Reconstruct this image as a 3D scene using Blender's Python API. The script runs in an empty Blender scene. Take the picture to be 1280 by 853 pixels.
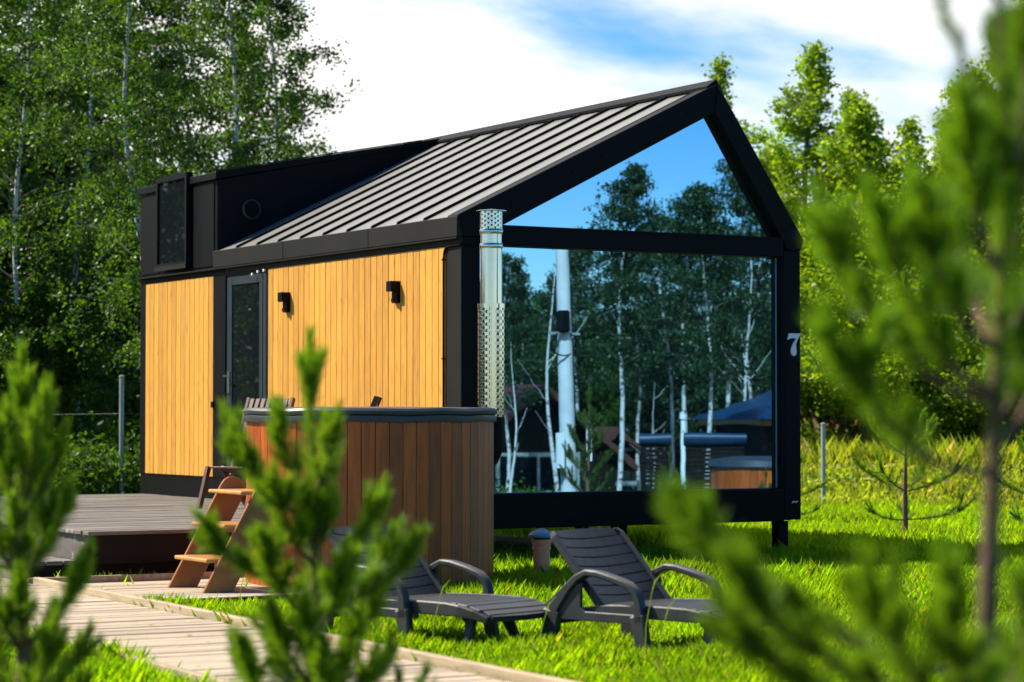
import bpy, math, random
import numpy as np
from mathutils import Vector
S = bpy.context.scene
COL = S.collection
R_ = math.radians
# ------------------------------------------------------------------ camera
YAW, PITCH = 0.5307093, 0.0304088
CAM = np.array([-9.770212, -17.460911, 1.288759])
FPX = 3022.0
FW = np.array([math.sin(YAW)*math.cos(PITCH), math.cos(YAW)*math.cos(PITCH), math.sin(PITCH)])
RT = np.array([math.cos(YAW), -math.sin(YAW), 0.0])
UPV = np.cross(RT, FW)
FH = np.array([math.sin(YAW), math.cos(YAW), 0.0])
def at(u, v, dep):            # a place in the world from where it shows in the photograph and how far away it is
    return CAM + (FW + RT*(u-640)/FPX - UPV*(v-426.5)/FPX)*dep
def flr(right, fwd, z=0.0):   # a place on the ground, metres right of and ahead of the photographer
    p = CAM + RT*right + FH*fwd
    return np.array([p[0], p[1], z])
cd = bpy.data.cameras.new('camera'); cam = bpy.data.objects.new('camera', cd); COL.objects.link(cam)
cd.sensor_width = 36; cd.lens = FPX/1280*36; cd.clip_start = .1; cd.clip_end = 3000
cam.location = CAM; cam.rotation_euler = (math.pi/2+PITCH, 0, -YAW)
cd.dof.use_dof = True; cd.dof.focus_distance = 18.5; cd.dof.aperture_fstop = 2.8
S.camera = cam
# ------------------------------------------------------------------ light
SUN_AZ, SUN_EL = R_(-45), R_(46)      # azimuth from +y towards +x
S.view_settings.view_transform = 'Standard'; S.view_settings.look = 'None'
S.view_settings.exposure = 0.85; S.view_settings.gamma = 1
sd = np.array([math.sin(SUN_AZ)*math.cos(SUN_EL), math.cos(SUN_AZ)*math.cos(SUN_EL), math.sin(SUN_EL)])
sl = bpy.data.lights.new('sun', 'SUN'); sl.energy = 5.0; sl.angle = R_(.53); sl.color = (1, .93, .80)
so = bpy.data.objects.new('sun', sl); COL.objects.link(so)
so.rotation_euler = Vector(-sd).to_track_quat('-Z', 'Y').to_euler()
W = bpy.data.worlds.new('World'); S.world = W; W.use_nodes = True
nt = W.node_tree; N = nt.nodes; L = nt.links
for n in list(N): N.remove(n)
def nd(t, **k):
    n = N.new(t)
    for a, b in k.items(): setattr(n, a, b)
    return n
out = nd('ShaderNodeOutputWorld'); bg = nd('ShaderNodeBackground'); bg.inputs[1].default_value = .08
sky = nd('ShaderNodeTexSky', sky_type='NISHITA', sun_disc=False, sun_elevation=SUN_EL, sun_rotation=SUN_AZ,
         air_density=1.0, dust_density=.3, ozone_density=2.0, altitude=900)
hsv = nd('ShaderNodeHueSaturation'); hsv.inputs['Saturation'].default_value = 1.5; hsv.inputs['Value'].default_value = 1.15
L.new(sky.outputs[0], hsv.inputs['Color'])
tc = nd('ShaderNodeTexCoord'); sep = nd('ShaderNodeSeparateXYZ'); L.new(tc.outputs['Generated'], sep.inputs[0])
def mth(op, a, b=None, c=None):
    n = nd('ShaderNodeMath', operation=op)
    for i, x in enumerate((a, b, c)):
        if x is None: continue
        if isinstance(x, (int, float)): n.inputs[i].default_value = x
        else: L.new(x, n.inputs[i])
    return n.outputs[0]
den = mth('ADD', mth('MAXIMUM', sep.outputs[2], 0.0), .22)
cb = nd('ShaderNodeCombineXYZ')
L.new(mth('DIVIDE', sep.outputs[0], den), cb.inputs[0]); L.new(mth('DIVIDE', sep.outputs[1], den), cb.inputs[1])
mp = nd('ShaderNodeMapping'); mp.inputs['Rotation'].default_value = (0, 0, .5); mp.inputs['Scale'].default_value = (1.05, 1.3, 1)
mp.inputs['Location'].default_value = (3.38, 7.14, 0)
L.new(cb.outputs[0], mp.inputs[0])
nz = nd('ShaderNodeTexNoise'); nz.inputs['Scale'].default_value = .95; nz.inputs['Detail'].default_value = 9
nz.inputs['Roughness'].default_value = .55; nz.inputs['Distortion'].default_value = .3
L.new(mp.outputs[0], nz.inputs['Vector'])
dotn = nd('ShaderNodeVectorMath', operation='DOT_PRODUCT'); L.new(tc.outputs['Generated'], dotn.inputs[0])
dotn.inputs[1].default_value = (math.sin(YAW-.45), math.cos(YAW-.45), 0.1)
mask = nd('ShaderNodeMapRange', interpolation_type='SMOOTHSTEP')
mask.inputs[1].default_value = -.35; mask.inputs[2].default_value = .75; mask.inputs[3].default_value = -.32; mask.inputs[4].default_value = .20
L.new(dotn.outputs['Value'], mask.inputs[0])
cr = nd('ShaderNodeMapRange', interpolation_type='SMOOTHSTEP'); cr.inputs[1].default_value = .50; cr.inputs[2].default_value = .72
L.new(mth('ADD', nz.outputs[0], mask.outputs[0]), cr.inputs[0])
nz2 = nd('ShaderNodeTexNoise'); nz2.inputs['Scale'].default_value = 2.3; nz2.inputs['Detail'].default_value = 6
L.new(mp.outputs[0], nz2.inputs['Vector'])
cc = nd('ShaderNodeMix', data_type='RGBA'); L.new(nz2.outputs[0], cc.inputs[0])
cc.inputs[6].default_value = (7.9, 7.8, 7.8, 1); cc.inputs[7].default_value = (11.0, 10.6, 10.0, 1)
mx = nd('ShaderNodeMix', data_type='RGBA'); L.new(cr.outputs[0], mx.inputs[0]); L.new(hsv.outputs[0], mx.inputs[6]); L.new(cc.outputs[2], mx.inputs[7])
L.new(mx.outputs[2], bg.inputs[0]); L.new(bg.outputs[0], out.inputs[0])

# ------------------------------------------------------------------ materials
def mat(name):
    m = bpy.data.materials.new(name); m.use_nodes = True
    m.node_tree.nodes.clear()
    return m, m.node_tree.nodes, m.node_tree.links
def M_simple(name, col, rough=.6, metal=0, var=.15, scale=6, bump=0, bscale=40, coat=0, spec=.5, stretch=(1,1,1), rnd=0., dark=None):
    m, n, l = mat(name)
    o = n.new('ShaderNodeOutputMaterial'); b = n.new('ShaderNodeBsdfPrincipled'); l.new(b.outputs[0], o.inputs[0])
    b.inputs['Roughness'].default_value = rough; b.inputs['Metallic'].default_value = metal; b.inputs['Coat Weight'].default_value = coat
    b.inputs['Specular IOR Level'].default_value = spec
    t = n.new('ShaderNodeTexCoord'); mp = n.new('ShaderNodeMapping'); l.new(t.outputs['Object'], mp.inputs[0]); mp.inputs['Scale'].default_value = stretch
    oi = n.new('ShaderNodeObjectInfo')
    ad = n.new('ShaderNodeVectorMath'); ad.operation = 'ADD'; l.new(mp.outputs[0], ad.inputs[0])
    sc = n.new('ShaderNodeVectorMath'); sc.operation = 'SCALE'; l.new(oi.outputs['Random'], sc.inputs['Scale']); sc.inputs[0].default_value = (37, 51, 23)
    l.new(sc.outputs[0], ad.inputs[1])
    z = n.new('ShaderNodeTexNoise'); z.inputs['Scale'].default_value = scale; z.inputs['Detail'].default_value = 6; z.inputs['Roughness'].default_value = .65
    l.new(ad.outputs[0], z.inputs['Vector'])
    mr = n.new('ShaderNodeMapRange'); mr.inputs[1].default_value = .25; mr.inputs[2].default_value = .75; mr.inputs[3].default_value = 1-var; mr.inputs[4].default_value = 1+var
    l.new(z.outputs[0], mr.inputs[0])
    m2 = n.new('ShaderNodeMapRange'); m2.inputs[3].default_value = 1-rnd; m2.inputs[4].default_value = 1+rnd; l.new(oi.outputs['Random'], m2.inputs[0])
    mu = n.new('ShaderNodeMath'); mu.operation = 'MULTIPLY'; l.new(mr.outputs[0], mu.inputs[0]); l.new(m2.outputs[0], mu.inputs[1])
    vs = n.new('ShaderNodeVectorMath'); vs.operation = 'SCALE'; vs.inputs[0].default_value = col[:3]; l.new(mu.outputs[0], vs.inputs['Scale'])
    if dark is not None:      # blotches of a second colour
        z2 = n.new('ShaderNodeTexNoise'); z2.inputs['Scale'].default_value = dark[1]; z2.inputs['Detail'].default_value = 5; l.new(ad.outputs[0], z2.inputs['Vector'])
        r2 = n.new('ShaderNodeMapRange'); r2.inputs[1].default_value = dark[2]; r2.inputs[2].default_value = dark[3]; l.new(z2.outputs[0], r2.inputs[0])
        mm = n.new('ShaderNodeMix'); mm.data_type = 'RGBA'; l.new(r2.outputs[0], mm.inputs[0]); l.new(vs.outputs[0], mm.inputs[6]); mm.inputs[7].default_value = (*dark[0], 1)
        l.new(mm.outputs[2], b.inputs['Base Color'])
    else:
        l.new(vs.outputs[0], b.inputs['Base Color'])
    mr2 = n.new('ShaderNodeMapRange'); mr2.inputs[3].default_value = rough*.85; mr2.inputs[4].default_value = min(1, rough*1.15); l.new(z.outputs[0], mr2.inputs[0]); l.new(mr2.outputs[0], b.inputs['Roughness'])
    if bump:
        zb = n.new('ShaderNodeTexNoise'); zb.inputs['Scale'].default_value = bscale; zb.inputs['Detail'].default_value = 4; l.new(ad.outputs[0], zb.inputs['Vector'])
        bp = n.new('ShaderNodeBump'); bp.inputs['Strength'].default_value = bump; bp.inputs['Distance'].default_value = .01
        l.new(zb.outputs[0], bp.inputs['Height']); l.new(bp.outputs[0], b.inputs['Normal'])
    return m
def M_leaf(name, c1, c2, trans=.45, rough=.45, tc=None, pn=.9, dry=None):
    m, n, l = mat(name)
    o = n.new('ShaderNodeOutputMaterial'); g = n.new('ShaderNodeNewGeometry')
    mx = n.new('ShaderNodeMix'); mx.data_type = 'RGBA'; l.new(g.outputs['Random Per Island'], mx.inputs[0]); mx.inputs[6].default_value = (*c1, 1); mx.inputs[7].default_value = (*c2, 1)
    colr = mx.outputs[2]
    t_ = n.new('ShaderNodeTexCoord'); z_ = n.new('ShaderNodeTexNoise'); z_.inputs['Scale'].default_value = pn; z_.inputs['Detail'].default_value = 5; l.new(t_.outputs['Object'], z_.inputs['Vector'])
    r_ = n.new('ShaderNodeMapRange'); r_.inputs[1].default_value = .3; r_.inputs[2].default_value = .72; r_.inputs[3].default_value = 1.25; r_.inputs[4].default_value = .62; l.new(z_.outputs[0], r_.inputs[0])
    v_ = n.new('ShaderNodeVectorMath'); v_.operation = 'SCALE'; l.new(colr, v_.inputs[0]); l.new(r_.outputs[0], v_.inputs['Scale']); colr = v_.outputs[0]
    if dry is not None:
        g2_ = n.new('ShaderNodeMath'); g2_.operation = 'FRACT'; g3_ = n.new('ShaderNodeMath'); g3_.operation = 'MULTIPLY'; g3_.inputs[1].default_value = 17.3; l.new(g.outputs['Random Per Island'], g3_.inputs[0]); l.new(g3_.outputs[0], g2_.inputs[0])
        g4_ = n.new('ShaderNodeMath'); g4_.operation = 'LESS_THAN'; g4_.inputs[1].default_value = .045; l.new(g2_.outputs[0], g4_.inputs[0])
        m3_ = n.new('ShaderNodeMix'); m3_.data_type = 'RGBA'; l.new(g4_.outputs[0], m3_.inputs[0]); l.new(colr, m3_.inputs[6]); m3_.inputs[7].default_value = (*dry, 1); colr = m3_.outputs[2]
    b = n.new('ShaderNodeBsdfPrincipled'); b.inputs['Roughness'].default_value = rough; b.inputs['Specular IOR Level'].default_value = .35; l.new(colr, b.inputs['Base Color'])
    t = n.new('ShaderNodeBsdfTranslucent')
    vm = n.new('ShaderNodeVectorMath'); vm.operation = 'MULTIPLY'; l.new(colr, vm.inputs[0]); vm.inputs[1].default_value = tc or (1.9, 1.75, .5); l.new(vm.outputs[0], t.inputs[0])
    ms = n.new('ShaderNodeMixShader'); ms.inputs[0].default_value = trans; l.new(b.outputs[0], ms.inputs[1]); l.new(t.outputs[0], ms.inputs[2]); l.new(ms.outputs[0], o.inputs[0])
    return m
def M_bark_birch():
    m, n, l = mat('birch_bark')
    o = n.new('ShaderNodeOutputMaterial'); b = n.new('ShaderNodeBsdfPrincipled'); l.new(b.outputs[0], o.inputs[0]); b.inputs['Roughness'].default_value = .7
    t = n.new('ShaderNodeTexCoord'); mp = n.new('ShaderNodeMapping'); l.new(t.outputs['Object'], mp.inputs[0]); mp.inputs['Scale'].default_value = (6, 6, 14)
    z = n.new('ShaderNodeTexNoise'); z.inputs['Scale'].default_value = 1.; z.inputs['Detail'].default_value = 5; z.inputs['Roughness'].default_value = .7; l.new(mp.outputs[0], z.inputs['Vector'])
    r = n.new('ShaderNodeValToRGB'); l.new(z.outputs[0], r.inputs[0])
    e = r.color_ramp.elements; e[0].position = .36; e[0].color = (.03, .026, .022, 1); e[1].position = .47; e[1].color = (.56, .545, .52, 1)
    l.new(r.outputs[0], b.inputs['Base Color'])
    return m
def M_mirror(name, tint, rough, wav):
    m, n, l = mat(name)
    o = n.new('ShaderNodeOutputMaterial'); g = n.new('ShaderNodeBsdfGlossy'); g.inputs['Color'].default_value = (*tint, 1); g.inputs['Roughness'].default_value = rough
    t = n.new('ShaderNodeTexCoord'); mp = n.new('ShaderNodeMapping'); mp.inputs['Scale'].default_value = (.9, 1, 5.0); l.new(t.outputs['Object'], mp.inputs[0])
    z = n.new('ShaderNodeTexNoise'); z.inputs['Scale'].default_value = 1.3; z.inputs['Detail'].default_value = 1; l.new(mp.outputs[0], z.inputs['Vector'])
    bp = n.new('ShaderNodeBump'); bp.inputs['Strength'].default_value = 1; bp.inputs['Distance'].default_value = wav; l.new(z.outputs[0], bp.inputs['Height']); l.new(bp.outputs[0], g.inputs['Normal'])
    d = n.new('ShaderNodeBsdfDiffuse'); d.inputs[0].default_value = (.006, .008, .01, 1)
    a = n.new('ShaderNodeAddShader'); l.new(g.outputs[0], a.inputs[0]); l.new(d.outputs[0], a.inputs[1]); l.new(a.outputs[0], o.inputs[0])
    return m
MT = dict(
    black=M_simple('black_metal', (.0045,.0048,.006), .5, 0, .25, 5, .05, 60, spec=.09),
    blackwood=M_simple('black_painted_wood', (.0045,.0045,.005), .5, 0, .35, 4, .12, 30, spec=.08, stretch=(1,1,6)),
    fascia=M_simple('dark_bronze_metal', (.017,.016,.014), .5, .0, .15, 3, .03, 20, spec=.14),
    roof=M_simple('standing_seam_metal', (.225,.217,.20), .38, .3, .12, 1.5, .03, 6),
    yellow=M_simple('yellow_stained_wood', (.62,.285,.030), .6, 0, .24, 3.2, .1, 30, stretch=(9,9,1), rnd=.17, dark=((.30,.12,.016), 5, .60, .76)),
    cedar=M_simple('red_brown_stave_wood', (.38,.070,.004), .45, 0, .5, 3.0, .1, 25, stretch=(9,9,1), rnd=.28),
    tread=M_simple('varnished_tread_wood_lit', (.50,.24,.065), .35, 0, .25, 3.0, .05, 25, stretch=(2,6,2), rnd=.06),  # lighter copy of the ladder wood, sunlit look of the treads painted in
    step=M_simple('varnished_step_wood_shaded', (.27,.10,.020), .35, 0, .2, 3.0, .05, 25, stretch=(2,6,2), rnd=.06),  # darker copy of the ladder wood, shade of the unlit stringers painted in
    deckb=M_simple('grey_weathered_board_sun_dapples', (.125,.108,.092), .75, 0, .3, 2.4, .25, 30, stretch=(1,10,10), rnd=.25, dark=((.40,.36,.30), 1.3, .58, .72)),  # pale blotches paint dappled sun streaks over a base darkened as if shaded
    pathb=M_simple('pale_weathered_board', (.40,.31,.215), .8, 0, .25, 2.4, .3, 30, stretch=(1,10,10), rnd=.16, dark=((.20,.14,.09), 2.0, .60, .75)),
    kerbw=M_simple('pale_edge_timber', (.33,.25,.15), .8, 0, .4, 2.4, .3, 30, stretch=(10,1,10), rnd=.1),
    darkwood=M_simple('dark_stained_wood', (.012,.009,.007), .6, 0, .3, 3, .1, 30, spec=.12, rnd=.1),
    brown=M_simple('red_brown_chair_wood', (.085,.030,.020), .5, 0, .25, 4, .08, 30, stretch=(4,4,1), rnd=.1),
    plastic=M_simple('dark_brown_plastic', (.030,.030,.032), .42, 0, .12, 8, .06, 60, spec=.4, dark=((.06,.058,.056), 7, .64, .8)),
    vinyl=M_simple('grey_vinyl_cover', (.035,.040,.047), .45, 0, .15, 4, .25, 6),
    steel=M_simple('polished_steel', (.58,.57,.52), .13, 1, .06, 5, .02, 10),
    grey=M_simple('blue_grey_door_paint', (.020,.030,.038), .45, 0, .08, 4, spec=.3),
    chrome=M_simple('satin_nickel', (.6,.62,.63), .3, 1, .05, 5),
    terracotta=M_simple('orange_plastic_pipe', (.80,.27,.13), .5, 0, .15, 5, .05, 30),
    bluecap=M_simple('faded_blue_plastic', (.085,.22,.30), .5, 0, .15, 6, .05, 30),
    white=M_simple('white_paint', (.8,.8,.8), .5, 0, .05, 5),
    concrete=M_simple('pale_concrete', (.55,.56,.57), .8, 0, .14, 4, .2, 30),
    galv=M_simple('galvanised_post', (.33,.37,.37), .5, .3, .15, 5),
    bluemetal=M_simple('blue_roof_metal', (.010,.034,.075), .4, 0, .15, 3),
    pinebark=M_simple('pine_bark', (.14,.075,.045), .85, 0, .4, 30, .6, 60),
    greybark=M_simple('grey_bark', (.11,.10,.085), .85, 0, .4, 8, .5, 30, stretch=(3,3,1)),
    soil=M_simple('soil_and_moss', (.055,.075,.020), .95, 0, .5, 1.2, .4, 12, dark=((.05,.035,.02), .6, .55, .7)),
    bark=M_bark_birch(),
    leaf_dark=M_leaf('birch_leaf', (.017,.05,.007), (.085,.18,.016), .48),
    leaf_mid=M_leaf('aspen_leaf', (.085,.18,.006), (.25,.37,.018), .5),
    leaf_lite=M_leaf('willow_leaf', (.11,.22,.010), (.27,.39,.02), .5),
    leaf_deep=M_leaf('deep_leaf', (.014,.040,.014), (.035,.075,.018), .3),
    needle=M_leaf('pine_needle', (.085,.19,.010), (.18,.31,.022), .5, .4),
    needle_m=M_leaf('darker_pine_needle', (.075,.18,.010), (.17,.30,.020), .5, .4),  # slightly darker green, for the right pine's needles
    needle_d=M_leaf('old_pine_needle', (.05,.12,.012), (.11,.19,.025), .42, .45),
    grass=M_leaf('lawn_grass', (.18,.38,.006), (.36,.51,.012), .52, .5, (1.8,1.75,.3), 1.3, (.42,.36,.14)),
    weed=M_leaf('tall_weed', (.18,.30,.015), (.38,.42,.05), .5, .6, None, .8, (.45,.36,.2)),
    straw=M_leaf('dry_plume', (.36,.22,.13), (.42,.30,.18), .4, .7, (1.2,1.1,.9)),
    glass=M_mirror('blue_mirror_glass', (.26,.50,.72), .003, .00014),
    wglass=M_mirror('dark_window_glass', (.045,.05,.05), .003, .0001),
    dglass=M_mirror('dark_door_glass', (.10,.11,.10), .003, .0001),
)
# the sides of a stack of light and dark clumps come from the leaves' own random tint and the real light

# ------------------------------------------------------------------ mesh helpers
class MB:
    def __init__(s): s.v = []; s.f = []
    def add(s, vs, fs):
        o = len(s.v); s.v += [tuple(map(float, p)) for p in vs]; s.f += [tuple(i+o for i in q) for q in fs]; return s
    def box(s, x0, x1, y0, y1, z0, z1):
        return s.add([(x0,y0,z0),(x1,y0,z0),(x1,y1,z0),(x0,y1,z0),(x0,y0,z1),(x1,y0,z1),(x1,y1,z1),(x0,y1,z1)],
                     [(3,2,1,0),(4,5,6,7),(0,1,5,4),(1,2,6,5),(2,3,7,6),(3,0,4,7)])
    def prism(s, poly, axis, a, b):       # poly of 2-D points (counter-clockwise), extruded along an axis
        def P(p, t): return (t,p[0],p[1]) if axis==0 else (p[0],t,p[1]) if axis==1 else (p[0],p[1],t)
        n = len(poly); vs = [P(p,a) for p in poly]+[P(p,b) for p in poly]
        fs = [tuple(range(n))[::-1], tuple(range(n,2*n))]+[(i,(i+1)%n,n+(i+1)%n,n+i) for i in range(n)]
        if axis == 1: fs = [q[::-1] for q in fs]
        return s.add(vs, fs)
    def tube(s, pts, rad, n=8, cap=True):
        pts = [np.array(p, float) for p in pts]; k = len(pts)
        if np.isscalar(rad): rad = [rad]*k
        vs = []; ref = None
        for i in range(k):
            d = pts[min(i+1,k-1)]-pts[max(i-1,0)]; d = d/(np.linalg.norm(d)+1e-9)
            if ref is None:
                ref = np.cross(d, (0,0,1.)) if abs(d[2]) < .9 else np.cross(d, (1.,0,0))
            a = ref-d*(ref@d); a /= np.linalg.norm(a)+1e-9; ref = a; b = np.cross(d, a)
            for j in range(n):
                t = 2*math.pi*j/n; vs.append(pts[i]+rad[i]*(a*math.cos(t)+b*math.sin(t)))
        fs = [(i*n+j, i*n+(j+1)%n, (i+1)*n+(j+1)%n, (i+1)*n+j) for i in range(k-1) for j in range(n)]
        if cap: fs += [tuple(range(n))[::-1], tuple(range((k-1)*n, k*n))]
        return s.add(vs, fs)
    def lathe(s, prof, n=24, c=(0,0,0), cap=True):
        vs = [(c[0]+r*math.cos(2*math.pi*j/n), c[1]+r*math.sin(2*math.pi*j/n), c[2]+z) for r, z in prof for j in range(n)]
        k = len(prof); fs = [(i*n+j, i*n+(j+1)%n, (i+1)*n+(j+1)%n, (i+1)*n+j) for i in range(k-1) for j in range(n)]
        if cap: fs += [tuple(range(n))[::-1], tuple(range((k-1)*n, k*n))]
        return s.add(vs, fs)
    def sweep(s, pts, w, h, side):        # rectangular bar along pts, 'side' is the width direction
        pts = [np.array(p, float) for p in pts]; k = len(pts); side = np.array(side, float); vs = []
        for i in range(k):
            d = pts[min(i+1,k-1)]-pts[max(i-1,0)]; d /= np.linalg.norm(d); u = np.cross(side, d); u /= np.linalg.norm(u)
            ww = w[i] if hasattr(w,'__len__') else w; hh = h[i] if hasattr(h,'__len__') else h
            for a, b in ((-1,-1),(1,-1),(1,1),(-1,1)): vs.append(pts[i]+side*a*ww/2+u*b*hh/2)
        fs = [(i*4+j, i*4+(j+1)%4, (i+1)*4+(j+1)%4, (i+1)*4+j) for i in range(k-1) for j in range(4)]+[(3,2,1,0), tuple(range((k-1)*4,k*4))]
        return s.add(vs, fs)
    def mesh(s, name, m, smooth=False, bevel=0):
        me = bpy.data.meshes.new(name); me.from_pydata(s.v, [], s.f)
        import bmesh
        bm = bmesh.new(); bm.from_mesh(me); bmesh.ops.recalc_face_normals(bm, faces=bm.faces)
        if bevel:
            bmesh.ops.bevel(bm, geom=[e for e in bm.edges if e.calc_face_angle(0) > .6], offset=bevel, segments=1, affect='EDGES')
        bm.to_mesh(me); bm.free()
        me.materials.append(m)
        if smooth:
            me.shade_smooth()
            try: me.set_sharp_from_angle(angle=R_(38))
            except Exception: pass
        return me
def obj(name, me, parent=None, loc=(0,0,0), rot=(0,0,0), scale=None):
    o = bpy.data.objects.new(name, me); COL.objects.link(o); o.location = loc; o.rotation_euler = rot
    if scale is not None: o.scale = (scale,)*3 if np.isscalar(scale) else scale
    if parent is not None: o.parent = parent
    return o
def part(name, mb, m, parent=None, loc=(0,0,0), rot=(0,0,0), smooth=False, bevel=0):
    return obj(name, mb.mesh(name, m, smooth, bevel), parent, loc, rot)
def tag(o, label=None, cat=None, group=None, kind=None):
    if label: o['label'] = label
    if cat: o['category'] = cat
    if group: o['group'] = group
    if kind: o['kind'] = kind
    return o
def thing(name, label, cat, loc=(0,0,0), rz=0, group=None):
    return tag(obj(name, None, None, loc, (0,0,rz)), label, cat, group)
def copy_thing(root, loc, rz=0, scale=None, label=None, group=None):
    r = root.copy(); COL.objects.link(r); r.location = loc; r.rotation_euler = (0,0,rz)
    if scale is not None: r.scale = (scale,)*3 if np.isscalar(scale) else scale
    if label: r['label'] = label
    if group: r['group'] = group
    for ch in root.children:
        c = ch.copy(); COL.objects.link(c); c.parent = r
        for g in ch.children:
            d = g.copy(); COL.objects.link(d); d.parent = c
    return r
def np_mesh(name, verts, k, m):           # verts: (n,k,3), one k-sided face each
    n = len(verts); me = bpy.data.meshes.new(name)
    me.vertices.add(n*k); me.loops.add(n*k); me.polygons.add(n)
    me.vertices.foreach_set('co', np.ascontiguousarray(verts, dtype=np.float32).ravel())
    me.loops.foreach_set('vertex_index', np.arange(n*k, dtype=np.int32))
    me.polygons.foreach_set('loop_start', np.arange(0, n*k, k, dtype=np.int32))
    try: me.polygons.foreach_set('loop_total', np.full(n, k, dtype=np.int32))
    except Exception: pass
    me.materials.append(m); me.update(calc_edges=True)
    return me
def unit(a): return a/(np.linalg.norm(a, axis=-1, keepdims=True)+1e-9)
def leaf_quads(rng, P, size, flat=0.):
    n = len(P); nor = rng.normal(size=(n,3)); nor[:,2] += flat; nor = unit(nor)
    a = unit(np.cross(nor, rng.normal(size=(n,3)))); b = np.cross(nor, a)
    s = (size*rng.uniform(.65,1.25,n))[:,None]
    return np.stack([P-a*s*.55, P+b*s*.36-a*s*.08, P+a*s*.55, P-b*s*.36-a*s*.08], 1)
def gz(x, y):                             # height of the ground: level by the cabin, lower far out to the right
    r = (x-CAM[0])*RT[0]+(y-CAM[1])*RT[1]
    t = np.clip((r-9)/6, 0, 1)
    return -.8*t*t*(3-2*t)

# ------------------------------------------------------------------ ground
def make_ground():
    xs = np.concatenate([[-900,-300,-120],np.linspace(-60,80,71),[140,300,900]]); ys = np.concatenate([[-900,-300,-120],np.linspace(-60,90,76),[150,300,900]])
    X, Y = np.meshgrid(xs, ys, indexing='ij'); Z = gz(X, Y)+.015*np.sin(X*1.7)*np.cos(Y*1.3)-.015
    ny = len(ys); v = np.stack([X,Y,Z],-1).reshape(-1,3)
    f = [(i*ny+j,(i+1)*ny+j,(i+1)*ny+j+1,i*ny+j+1) for i in range(len(xs)-1) for j in range(ny-1)]
    mb = MB().add(v, f)
    return tag(part('ground', mb, MT['soil'], smooth=True), 'green lawn ground around the cabin', None, None, 'structure')
make_ground()

# ------------------------------------------------------------------ cabin
cab = thing('cabin', 'small black gabled cabin with yellow plank side and mirrored glass front', 'cabin', (0,0,0))
LC, WC = 7.11, 3.49
ZB, ZF0, ZF1 = .34, 2.76, 2.936
PK = (2.586, 4.193)
SL = (PK[1]-ZF1)/PK[0]
rng0 = np.random.default_rng(5)
# body: walls set behind the cladding
part('floor_frame', MB().box(.02,WC-.02,.14,LC-.02,.335,.56), MT['blackwood'], cab)
part('base_board', MB().box(-.004,.018,.19,LC,.345,.655), MT['blackwood'], cab)
part('side_wall', MB().box(.02,.10,.14,LC-.03,.56,ZF0+.15), MT['black'], cab)
part('rear_wall', MB().prism([(.1,.56),(WC-.02,.56),(WC-.02,2.8),(PK[0],4.1),(.1,3.6)],1,LC-.1,LC-.02), MT['black'], cab)
part('right_wall', MB().box(WC-.08,WC-.005,.19,LC-.1,.56,2.83), MT['black'], cab)
# trims on the side
part('corner_trim', MB().box(-.008,.016,.005,.262,.656,2.70), MT['fascia'], cab, bevel=.004)
part('head_trim', MB().box(-.006,.016,.005,5.10,2.702,2.758), MT['fascia'], cab)
part('post_trim', MB().box(-.012,.016,4.87,5.12,.656,2.758), MT['black'], cab, bevel=.004)
part('corner_trim', MB().box(-.012,.016,6.955,LC,.656,2.756), MT['black'], cab, bevel=.004)
part('head_trim', MB().box(-.010,.016,5.122,6.953,2.70,2.756), MT['black'], cab)
# yellow planks
def planks(y0, y1, n, z0, z1):
    w = (y1-y0)/n
    me = MB().box(-.010,.0,-w/2+.0024,w/2-.0024,z0,z1).mesh('plank', MT['yellow'], bevel=.003)
    for i in range(n):
        obj('plank', me, cab, (-.004-.002*rng0.random(), y0+(i+.5)*w, 0))
part('wall_batten', MB().box(-.003,.016,.265,3.81,.656,2.70), MT['darkwood'], cab)
part('wall_batten', MB().box(-.003,.016,5.123,6.953,.656,2.698), MT['darkwood'], cab)
planks(.268, 3.806, 31, .66, 2.695); planks(5.130, 6.946, 15, .66, 2.69)
# eave fascia and its drip edge
part('fascia', MB().box(-.05,.02,.0,5.06,ZF0+.004,ZF1), MT['fascia'], cab, bevel=.005)
for yy in (1.62,3.40): part('joint_cover', MB().box(-.054,-.0505,yy,yy+.045,ZF0+.008,ZF1-.004), MT['fascia'], cab)
part('drip_edge', MB().box(-.06,-.0,.0,LC+.02,ZF0-.012,ZF0), MT['fascia'], cab)
# roof: separate standing-seam pans on the left slope
nl = math.hypot(1, SL)
def roof_z(x): return ZF1+SL*x
pans = 10; y0, y1 = .17, 5.07; pw = (y1-y0)/pans
mbp = MB().prism([(-.045,roof_z(-.045)+.004),(-.045,roof_z(-.045)-.02),(PK[0],roof_z(PK[0])-.02),(PK[0],roof_z(PK[0])+.004)],1,0,pw)
mbs = MB().prism([(-.02,roof_z(-.02)+.004),(PK[0]-.02,roof_z(PK[0]-.02)+.004),(PK[0]-.02,roof_z(PK[0]-.02)+.031),(-.005,roof_z(-.005)+.031)],1,-.010,.010)
me_p, me_s = mbp.mesh('roof_panel', MT['roof']), mbs.mesh('seam', MT['black'], bevel=.003)
for i in range(pans):
    rp = obj('roof_panel', me_p, cab, (0, y0+i*pw, 0))
    obj('seam', me_s, rp, (0, .011 if i == 0 else 0, 0))
part('roof_panel', MB().prism([(PK[0]+.02,4.17),(PK[0],4.19),(PK[0],4.15),(WC+.02,2.84),(WC+.03,2.87)],1,.17,LC), MT['black'], cab)
part('ridge_cap', MB().prism([(PK[0]-.10,roof_z(PK[0]-.10)+.045),(PK[0]-.10,roof_z(PK[0]-.10)+.02),(PK[0],PK[1]+.035),(PK[0]+.06,PK[1]-.06),(PK[0]+.07,PK[1]-.04),(PK[0],PK[1]+.065)],1,.02,LC), MT['black'], cab)
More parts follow.
